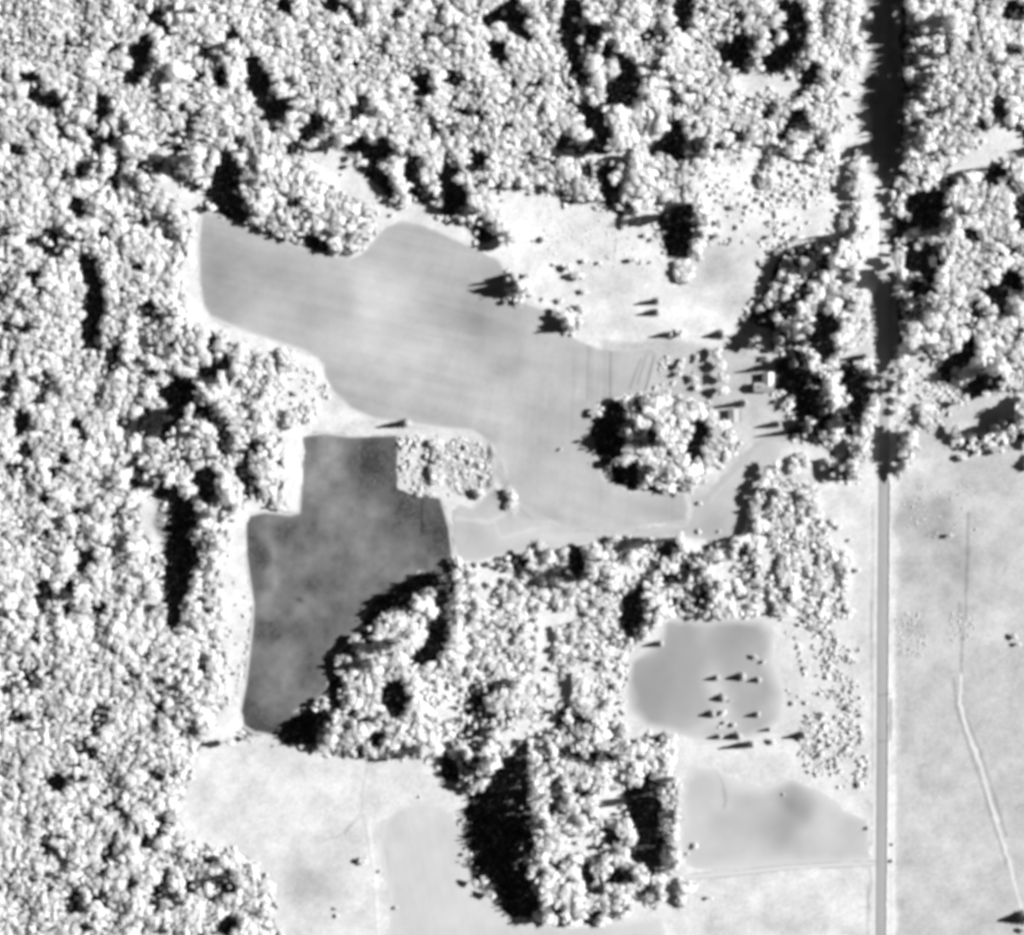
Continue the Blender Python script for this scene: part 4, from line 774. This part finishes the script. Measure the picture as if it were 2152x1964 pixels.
# ------------------------------------------------------------------ turn the plan into trees
def inframe(t):
    return abs(t['x']) < 374 and abs(t['y']) < 341
by = {k: [t for t in trees if t['kind'] == k] for k in ('broadleaf', 'conifer', 'shrub')}
solo = []; rest = {k: [] for k in by}
for k, L in by.items():
    cand = sorted([t for t in L if inframe(t)], key=lambda t: (not t['fixed'], -t['r'] - (.2 * t['h'] if k == 'conifer' else 0)))
    pick = cand[:300]; ids = set(map(id, pick)); solo += pick; rest[k] = [t for t in L if id(t) not in ids]
def crowndims(t):
    h, r = t['h'], t['r']
    if t['kind'] == 'conifer': hz = h * .47; return hz, h - hz
    if t['kind'] == 'shrub': hz = min(h * .5, max(r * .8, h * .4)) ; return hz, max(h - hz, hz * .85)
    hz = h * .44 if h > 15 else min(h * .45, max(r * .8, h * .26)); return hz, h - hz
LAND = [('white roofed house', 1500, 745), ('small grey roofed shed', 1428, 805), ('meeting of driveway and road', 1720, 862), ('side track meeting the road', 1720, 1706), ('black shadow over the upper road', 1740, 180), ('black shadow over the middle road', 1735, 620), ('black shadow crossing the road', 1745, 885),
 ('top left corner of the pale field', 395, 412), ('lower left corner of the pale field', 405, 620), ('black shadow above the pale field', 440, 360), ('black conifer shadow on the pale field', 980, 560), ('smaller black shadow on the pale field', 1090, 640), ('black crescent right of the pale field', 1200, 870), ('round scrubby patch', 920, 920),
 ('top of the dark field', 640, 855), ('bottom left end of the dark field', 480, 1420), ('black shadow below the dark field', 590, 1420), ('right corner of the dark field', 890, 1090), ('black shadow right of the dark field', 770, 1170), ('long black gap in the left wood', 350, 1080), ('star shaped black gap in the left wood', 350, 770),
 ('huge black shadow in the lower wood', 980, 1640), ('right black shadow of the lower wood', 1270, 1630), ('top of the grey paddock', 1400, 1212), ('grey paddock with small trees', 1420, 1370), ('grey blotched southern paddock', 1550, 1590), ('top left corner of the white meadow', 395, 1470), ('left edge of the white meadow', 350, 1660), ('lower white meadow', 640, 1760), ('white clearing below the upper woods', 1080, 430),
 ('black clump shadow in the scrub', 1330, 455), ('conifer row beside the upper road', 1670, 390), ('grey hollow in the scrub', 1420, 540), ('white curved path in the upper wood', 1180, 300), ('ragged black gap in the upper wood', 1230, 170), ('black gap by the small white clearing', 1510, 90), ('small white clearing in the upper wood', 1520, 155),
 ('twin black gaps right of the road', 1810, 450), ('slanting black shadow right of the road', 1930, 825), ('pasture path at its bend', 1890, 1370), ('lower end of the pasture path', 1985, 1750), ('upper right clearing', 1960, 290), ('upper left corner of the photo', 60, 50), ('ring shaped black gap', 205, 260), ('black gap near the upper left corner', 80, 185), ('winding black gap of the upper wood', 510, 190), ('tall black gap of the left wood', 180, 590),
 ('lower left corner of the photo', 60, 1800), ('middle of the left edge', 40, 1000), ('small black gap of the left wood', 165, 1110), ('left edge above the lower corner', 60, 1450), ('upper right corner of the photo', 1970, 50), ('right wood black gap', 2000, 570), ('black gap in the middle wood', 1245, 1190), ('grey thicket left of the road', 1580, 1100), ('shrubby strip beside the road', 1640, 1400), ('white gap in the middle wood', 910, 1420), ('sloping edge below the pale field', 1150, 1060), ('black gap right of the dark field wood', 860, 1250), ('white margin left of the dark field', 460, 1200), ('upper middle edge of the photo', 800, 60), ('white margin above the pale field', 720, 350), ('pointed shadow below the pale field', 770, 832), ('black gaps under the upper wood', 880, 370), ('garden rows left of the house', 1340, 740), ('bottom of the lower wood', 1160, 1790), ('vertical white ride of the left wood', 290, 700)]
LXY = np.array([F(a[1], a[2]) for a in LAND])
ORD = ['nearest', 'second nearest', 'third nearest', 'fourth nearest', 'fifth nearest', 'sixth nearest', 'seventh nearest', 'eighth nearest', 'ninth nearest', 'tenth nearest', 'eleventh nearest', 'twelfth nearest', 'thirteenth nearest', 'fourteenth nearest', 'fifteenth nearest', 'sixteenth nearest', 'seventeenth nearest', 'eighteenth nearest', 'nineteenth nearest', 'twentieth nearest'] + ['%dth nearest' % i if i % 10 not in (1, 2, 3) else '%d%s nearest' % (i, {1: 'st', 2: 'nd', 3: 'rd'}[i % 10]) for i in range(21, 120)]
grp = {}
for t in solo:
    f = 1 / (1 - .7 * t['h'] / CAMH); d = LXY - np.array([t['x'] * f, t['y'] * f]); k = int(np.argmin((d ** 2).sum(1)))
    dx, dy = -d[k]; side = ('right of' if dx > 0 else 'left of') if abs(dx) > abs(dy) else ('above' if dy > 0 else 'below')
    t['dist'] = math.hypot(dx, dy); grp.setdefault((t['kind'], k, side), []).append(t)
WORDS = {'broadleaf': ('round pale tree', 'tree', 'broadleaf_tree'), 'conifer': ('pointed conifer', 'tree', 'conifer_tree'), 'shrub': ('low shrub', 'shrub', 'shrub')}
for (kind, k, side), L in grp.items():
    L.sort(key=lambda t: t['dist'])
    for i, t in enumerate(L): t['label'] = '%s, %s %s the %s' % (WORDS[kind][0], ORD[i], side, LAND[k][0])
def wood_name(t):
    x, y = t['x'], t['y']
    return 'left wood' if x < -190 else ('upper wood' if y > 90 else ('right side' if x > 260 else 'middle and lower woods'))
proto = {}
for t in solo:
    kind = t['kind']; nm = WORDS[kind][2]; hz, cz = crowndims(t)
    root = bpy.data.objects.new(nm, None); C.objects.link(root); root.location = (t['x'], t['y'], 0); root.rotation_euler = (0, 0, R.uniform(0, 6.28)); root.empty_display_size = .5
    tag(root, t['label'], WORDS[kind][1], {'broadleaf': 'broadleaf trees', 'conifer': 'conifers', 'shrub': 'shrubs'}[kind] + ' of the ' + wood_name(t))
    me = R.choice({'broadleaf': ME_TREE, 'conifer': ME_CONE, 'shrub': ME_SHRUB}[kind])
    c = obj('crown', me, root, (0, 0, cz)); sr = t['r'] * (1.2 if kind == 'broadleaf' else 1.1 if kind == 'shrub' else 1.0); c.scale = (sr * R.uniform(.92, 1.1), sr * R.uniform(.82, 1.05), hz)
    if kind == 'shrub': s = obj('stem', ME_STEM, root); s.scale = (t['r'] * .8, t['r'] * .8, t['h'] * .55)
    else: s = obj('trunk', ME_TRUNK, root); q = .012 * t['h'] + .06; s.scale = (q, q, (cz + hz * .3))

def merge(name, L, temps, m, mb, label):
    Vs = []; Qs = []; Ts = []; An = []; base = 0; tn = RNG.uniform(-.2, .2, len(L)); a = np.array([(t['x'], t['y'], t['r']) + crowndims(t) + (t['h'],) for t in L]); pick = RNG.integers(0, len(temps), len(L)); ang = RNG.uniform(0, 6.28, len(L)); st = RNG.uniform(.78, 1.28, len(L))
    for k, (V, Q, Tr) in enumerate(temps):
        s = np.nonzero(pick == k)[0]
        if not len(s): continue
        c, sn = np.cos(ang[s])[:, None], np.sin(ang[s])[:, None]; r = a[s, 2][:, None] * 1.24
        X = (V[:, 0] * c - V[:, 1] * sn) * r * st[s][:, None] + a[s, 0][:, None]; Y = (V[:, 0] * sn + V[:, 1] * c) * r / st[s][:, None] + a[s, 1][:, None]; Zz = V[:, 2] * a[s, 3][:, None] + a[s, 4][:, None]
        Vs.append(np.stack([X, Y, Zz], 2).reshape(-1, 3)); An.append(np.repeat(tn[s], len(V))); off = base + np.arange(len(s)) * len(V)
        Qs.append((Q[None] + off[:, None, None]).reshape(-1, 4)); Ts.append((Tr[None] + off[:, None, None]).reshape(-1, 3)); base += len(s) * len(V)
    # trunks: four sided tapering stems
    q = np.array([(1, 0), (0, 1), (-1, 0), (0, -1)], float); r = .012 * a[:, 5] + .05
    lo = np.concatenate([a[:, None, :2] + q[None] * r[:, None, None], np.zeros((len(a), 4, 1))], 2); hi = np.concatenate([a[:, None, :2] + q[None] * r[:, None, None] * .5, np.repeat(a[:, None, 4:5], 4, 1)], 2)
    TV = np.concatenate([lo, hi], 1).reshape(-1, 3); off = base + np.arange(len(a)) * 8
    TQ = np.array([(0, 1, 5, 4), (1, 2, 6, 5), (2, 3, 7, 6), (3, 0, 4, 7)])
    nq = sum(len(x) for x in Qs); Qs.append((TQ[None] + off[:, None, None]).reshape(-1, 4)); Vs.append(TV)
    T3 = np.vstack(Ts); Q4 = np.vstack(Qs)
    me = npmesh(name, np.vstack(Vs), Q4, T3, m, np.concatenate(An + [np.zeros(len(TV))])); me.materials.append(M_BARK)
    mi = np.zeros(len(T3) + len(Q4), np.int32); mi[len(T3) + nq:] = 1; me.polygons.foreach_set('material_index', mi)
    o = obj(name, me); o['kind'] = 'stuff'; o['label'] = label; o['category'] = 'woodland' if mb else 'scrub'; return o
merge('broadleaf_wood', rest['broadleaf'], STUFF_T, M_LEAF, True, 'unbroken pale canopy of smaller broadleaf trees filling the woods around the fields')
if rest['conifer']: merge('conifer_wood', rest['conifer'], CONE_V[:4], M_NEEDLE, True, 'smaller pointed conifers scattered through the woods around the fields')
merge('scrub', rest['shrub'], SCRUB_T, M_SHRUB, False, 'small pale bushes scattered over clearings, gaps and roadside thickets')
print('solo', len(solo), 'rest', {k: len(v) for k, v in rest.items()})

# ------------------------------------------------------------------ buildings and roadside things
M_ROOF = plain('pale_metal_roof', .95, .06, .6); M_ROOF2 = plain('grey_roof', .55, .1, .6); M_WALL = plain('painted_boards', .7, .08, 2); M_DARK = plain('dark_boards', .15, .2, 2); M_GLASS = plain('window_glass', .06, .1, 1, .2); M_WOOD = plain('weathered_wood', .3, .2, 3); M_BRICK = plain('brick', .3, .2, 4)
def gable(b, x0, x1, y0, y1, z0, z1, alongx, over=.4, th=.18):
    """roof slabs with thickness"""
    x0 -= over; x1 += over; y0 -= over; y1 += over
    if alongx:
        ym = (y0 + y1) / 2
        for ya in (y0, y1):
            p = [(x0, ya, z0), (x1, ya, z0), (x1, ym, z1), (x0, ym, z1)]
            q = [(x, y, z + th) for x, y, z in p]
            if ya == y1: p, q = p[::-1], q[::-1]
            b.quad(*q); b.quad(*p[::-1])
            for i in range(4): j = (i + 1) % 4; b.quad(p[i], p[j], q[j], q[i])
    else:
        xm = (x0 + x1) / 2
        for xa in (x0, x1):
            p = [(xa, y1, z0), (xa, y0, z0), (xm, y0, z1), (xm, y1, z1)]
            q = [(x, y, z + th) for x, y, z in p]
            if xa == x1: p, q = p[::-1], q[::-1]
            b.quad(*q); b.quad(*p[::-1])
            for i in range(4): j = (i + 1) % 4; b.quad(p[i], p[j], q[j], q[i])
def walls(b, x0, x1, y0, y1, h, zr, alongx):
    b.box(x0, x1, y0, y1, 0, h)
    if alongx:
        ym = (y0 + y1) / 2
        for x in (x0, x1): b.tri((x, y0, h), (x, y1, h), (x, ym, zr))
    else:
        xm = (x0 + x1) / 2
        for y in (y0, y1): b.tri((x0, y, h), (x1, y, h), (xm, y, zr))
def window(parent, x, y, z, w_, h_, axis, sgn):
    f = MB(); g = MB(); t = .06
    if axis == 'x':
        X = x + sgn * .03
        for (a0, a1, b0, b1) in ((-w_ / 2, w_ / 2, -h_ / 2, -h_ / 2 + t), (-w_ / 2, w_ / 2, h_ / 2 - t, h_ / 2), (-w_ / 2, -w_ / 2 + t, -h_ / 2 + t, h_ / 2 - t), (w_ / 2 - t, w_ / 2, -h_ / 2 + t, h_ / 2 - t)): f.box(min(x, X + sgn * .04), max(x, X + sgn * .04), y + a0, y + a1, z + b0, z + b1)
        g.box(min(x, X), max(x, X), y - w_ / 2 + t, y + w_ / 2 - t, z - h_ / 2 + t, z + h_ / 2 - t)
    else:
        Y = y + sgn * .03
        for (a0, a1, b0, b1) in ((-w_ / 2, w_ / 2, -h_ / 2, -h_ / 2 + t), (-w_ / 2, w_ / 2, h_ / 2 - t, h_ / 2), (-w_ / 2, -w_ / 2 + t, -h_ / 2 + t, h_ / 2 - t), (w_ / 2 - t, w_ / 2, -h_ / 2 + t, h_ / 2 - t)): f.box(x + a0, x + a1, min(y, Y + sgn * .04), max(y, Y + sgn * .04), z + b0, z + b1)
        g.box(x - w_ / 2 + t, x + w_ / 2 - t, min(y, Y), max(y, Y), z - h_ / 2 + t, z + h_ / 2 - t)
    wo_ = obj('window', f.mesh('window', M_WALL), parent); obj('pane', g.mesh('pane', M_GLASS), wo_)
def house():
    cx0, cy0 = Z4(1130, 1030); root = obj('house', None, None, (cx0, cy0, 0))
    tag(root, 'house with bright L shaped roof in the black tree shadows beside the yard', 'house')
    b = MB(); walls(b, -7.0, 7.0, -6.6, -.4, 5.4, 8.0, True); walls(b, -.6, 7.0, -.38, 7.2, 5.4, 7.8, False); obj('wall', b.mesh('wall', M_WALL), root)
    r = MB(); gable(r, -7.0, 7.0, -6.6, -.4, 5.3, 7.9, True); rf = obj('roof', r.mesh('roof', M_ROOF2), root)
    r = MB(); gable(r, -.6, 7.0, -2.8, 7.2, 5.25, 7.75, False); obj('roof', r.mesh('roof', M_ROOF), root)
    c = MB(); c.box(-3.4, -2.6, -3.4, -2.5, 7.2, 9.0); c.box(-3.5, -2.5, -3.5, -2.4, 9.0, 9.15); obj('chimney', c.mesh('chimney', M_BRICK), rf)
    for x in (-5, -2, 1.5, 4.8): window(root, x, -6.6, 1.7, 1.1, 1.2, 'y', -1); window(root, x, -6.6, 4.2, 1.1, 1.2, 'y', -1)
    for y in (1.5, 4.8): window(root, 7.0, y, 1.7, 1.1, 1.2, 'x', 1); window(root, 7.0, y, 4.2, 1.1, 1.2, 'x', 1)
    window(root, -.6, 4.5, 1.7, 1.1, 1.2, 'x', -1); window(root, -7, -4, 1.7, 1.1, 1.2, 'x', -1)
    d = MB(); d.box(-.7, -.6, 1.0, 2.0, 0, 2.05); dr = obj('door', d.mesh('door', M_DARK), root)
    k = MB(); k.box(-.78, -.7, 1.12, 1.2, 1.0, 1.08); obj('handle', k.mesh('handle', M_WOOD), dr)
house()
def shed():
    x0, y0 = Z4(812, 1378); root = obj('shed', None, None, (x0, y0, 0))
    tag(root, 'small grey roofed shed with black shadow to its left below the garden row', 'shed')
    b = MB(); walls(b, -3.6, 3.4, -4.4, 4.4, 4.4, 6.0, False); obj('wall', b.mesh('wall', M_DARK), root)
    r = MB(); gable(r, -3.6, 3.4, -4.4, 4.4, 4.3, 6.0, False); obj('roof', r.mesh('roof', M_ROOF2), root)
    l = MB(); p = [(3.85, -4.5, 3.3), (6.0, -4.5, 2.3), (6.0, 4.5, 2.3), (3.85, 4.5, 3.3)]; q = [(x, y, z + .12) for x, y, z in p]; l.quad(*q); l.quad(*p[::-1])
    for i in range(4): j = (i + 1) % 4; l.quad(p[i], p[j], q[j], q[i])
    lo = obj('lean_to_roof', l.mesh('lean_to_roof', M_WOOD), root)
    for y in (-4.2, 0, 4.2):
        c = MB(); c.box(5.7, 5.85, y - .08, y + .08, 0, 2.35); obj('post', c.mesh('post', M_WOOD), lo)
    d = MB(); d.box(-1.6, 1.4, -4.5, -4.4, 0, 3.0); dr = obj('door', d.mesh('door', M_WOOD), root)
    k = MB(); k.box(-.2, -.1, -4.6, -4.5, 1.2, 1.4); obj('handle', k.mesh('handle', M_ROOF), dr)
shed()
def pole(px, py, label):
    x, y = T(9, px, py); root = obj('utility_pole', None, None, (x, y, 0)); tag(root, label, 'pole', 'utility poles along the road')
    b = MB(); b.tube((0, 0, 0), (0, 0, 7.2), .2, .13, 9); obj('post', b.mesh('post', M_WOOD), root)
    a = MB(); a.box(-1.0, 1.0, .14, .26, 6.5, 6.65); ar = obj('crossarm', a.mesh('crossarm', M_WOOD), root)
    for q in (-.85, -.4, .4, .85):
        i = MB(); i.tube((q, .2, 6.65), (q, .2, 6.85), .05, .03, 6); obj('insulator', i.mesh('insulator', M_GLASS), ar)
pole(1262, 508, 'wooden pole right of the road at the upper end of the roadside fence'); pole(1268, 762, 'wooden pole right of the road at the lower end of the roadside fence')
def fence(p, q, label):
    (x0, y0), (x1, y1) = p, q; root = obj('fence', None, None, (x0, y0, 0)); tag(root, label, 'fence'); L = math.hypot(x1 - x0, y1 - y0); n = int(L / 2.6); dx, dy = (x1 - x0) / n, (y1 - y0) / n
    r = MB()
    for z in (.45, .8, 1.15): r.tube((0, 0, z), (x1 - x0, y1 - y0, z), .07, .07, 5)
    obj('rail', r.mesh('rail', M_WOOD), root)
    b = MB(); b.tube((0, 0, 0), (0, 0, 1.35), .11, .09, 6); pm = b.mesh('post', M_WOOD)
    for i in range(n + 1): obj('post', pm, root, (dx * i, dy * i, 0))
fence(T(9, 1268, 530), T(9, 1266, 750), 'dark post and rail fence right of the road between two poles')
# low hedge bank along the right edge of the road
def hedge():
    rng = np.random.default_rng(5); Vs = []; Ts = []; v, f = icosphere(1); base = 0
    y = P(0, 1010)[1]; yend = P(0, 1990)[1]
    ox, oy = P(1869, 1010)
    while y > yend:
        t = (P(0, 1000)[1] - y) / (P(0, 1000)[1] - yend); x = P(1870.5 - 8 * t, 0)[0] + rng.normal(0, .12); h = rng.uniform(.75, .95)
        Vv = v * (1 + rng.normal(0, .12, (len(v), 1))) * np.array([.34, 1.0, h * .5]) + np.array([x - ox, y - oy, h * .35]); Vs.append(Vv); Ts.append(f + base); base += len(v); y -= rng.uniform(.7, 1.05)
    o = obj('hedge', npmesh('hedge', np.vstack(Vs), None, np.vstack(Ts), M_SHRUB)); o.location = (ox, oy, 0)
    tag(o, 'long low clipped hedge on the right edge of the road through the fields', 'hedge')
hedge()
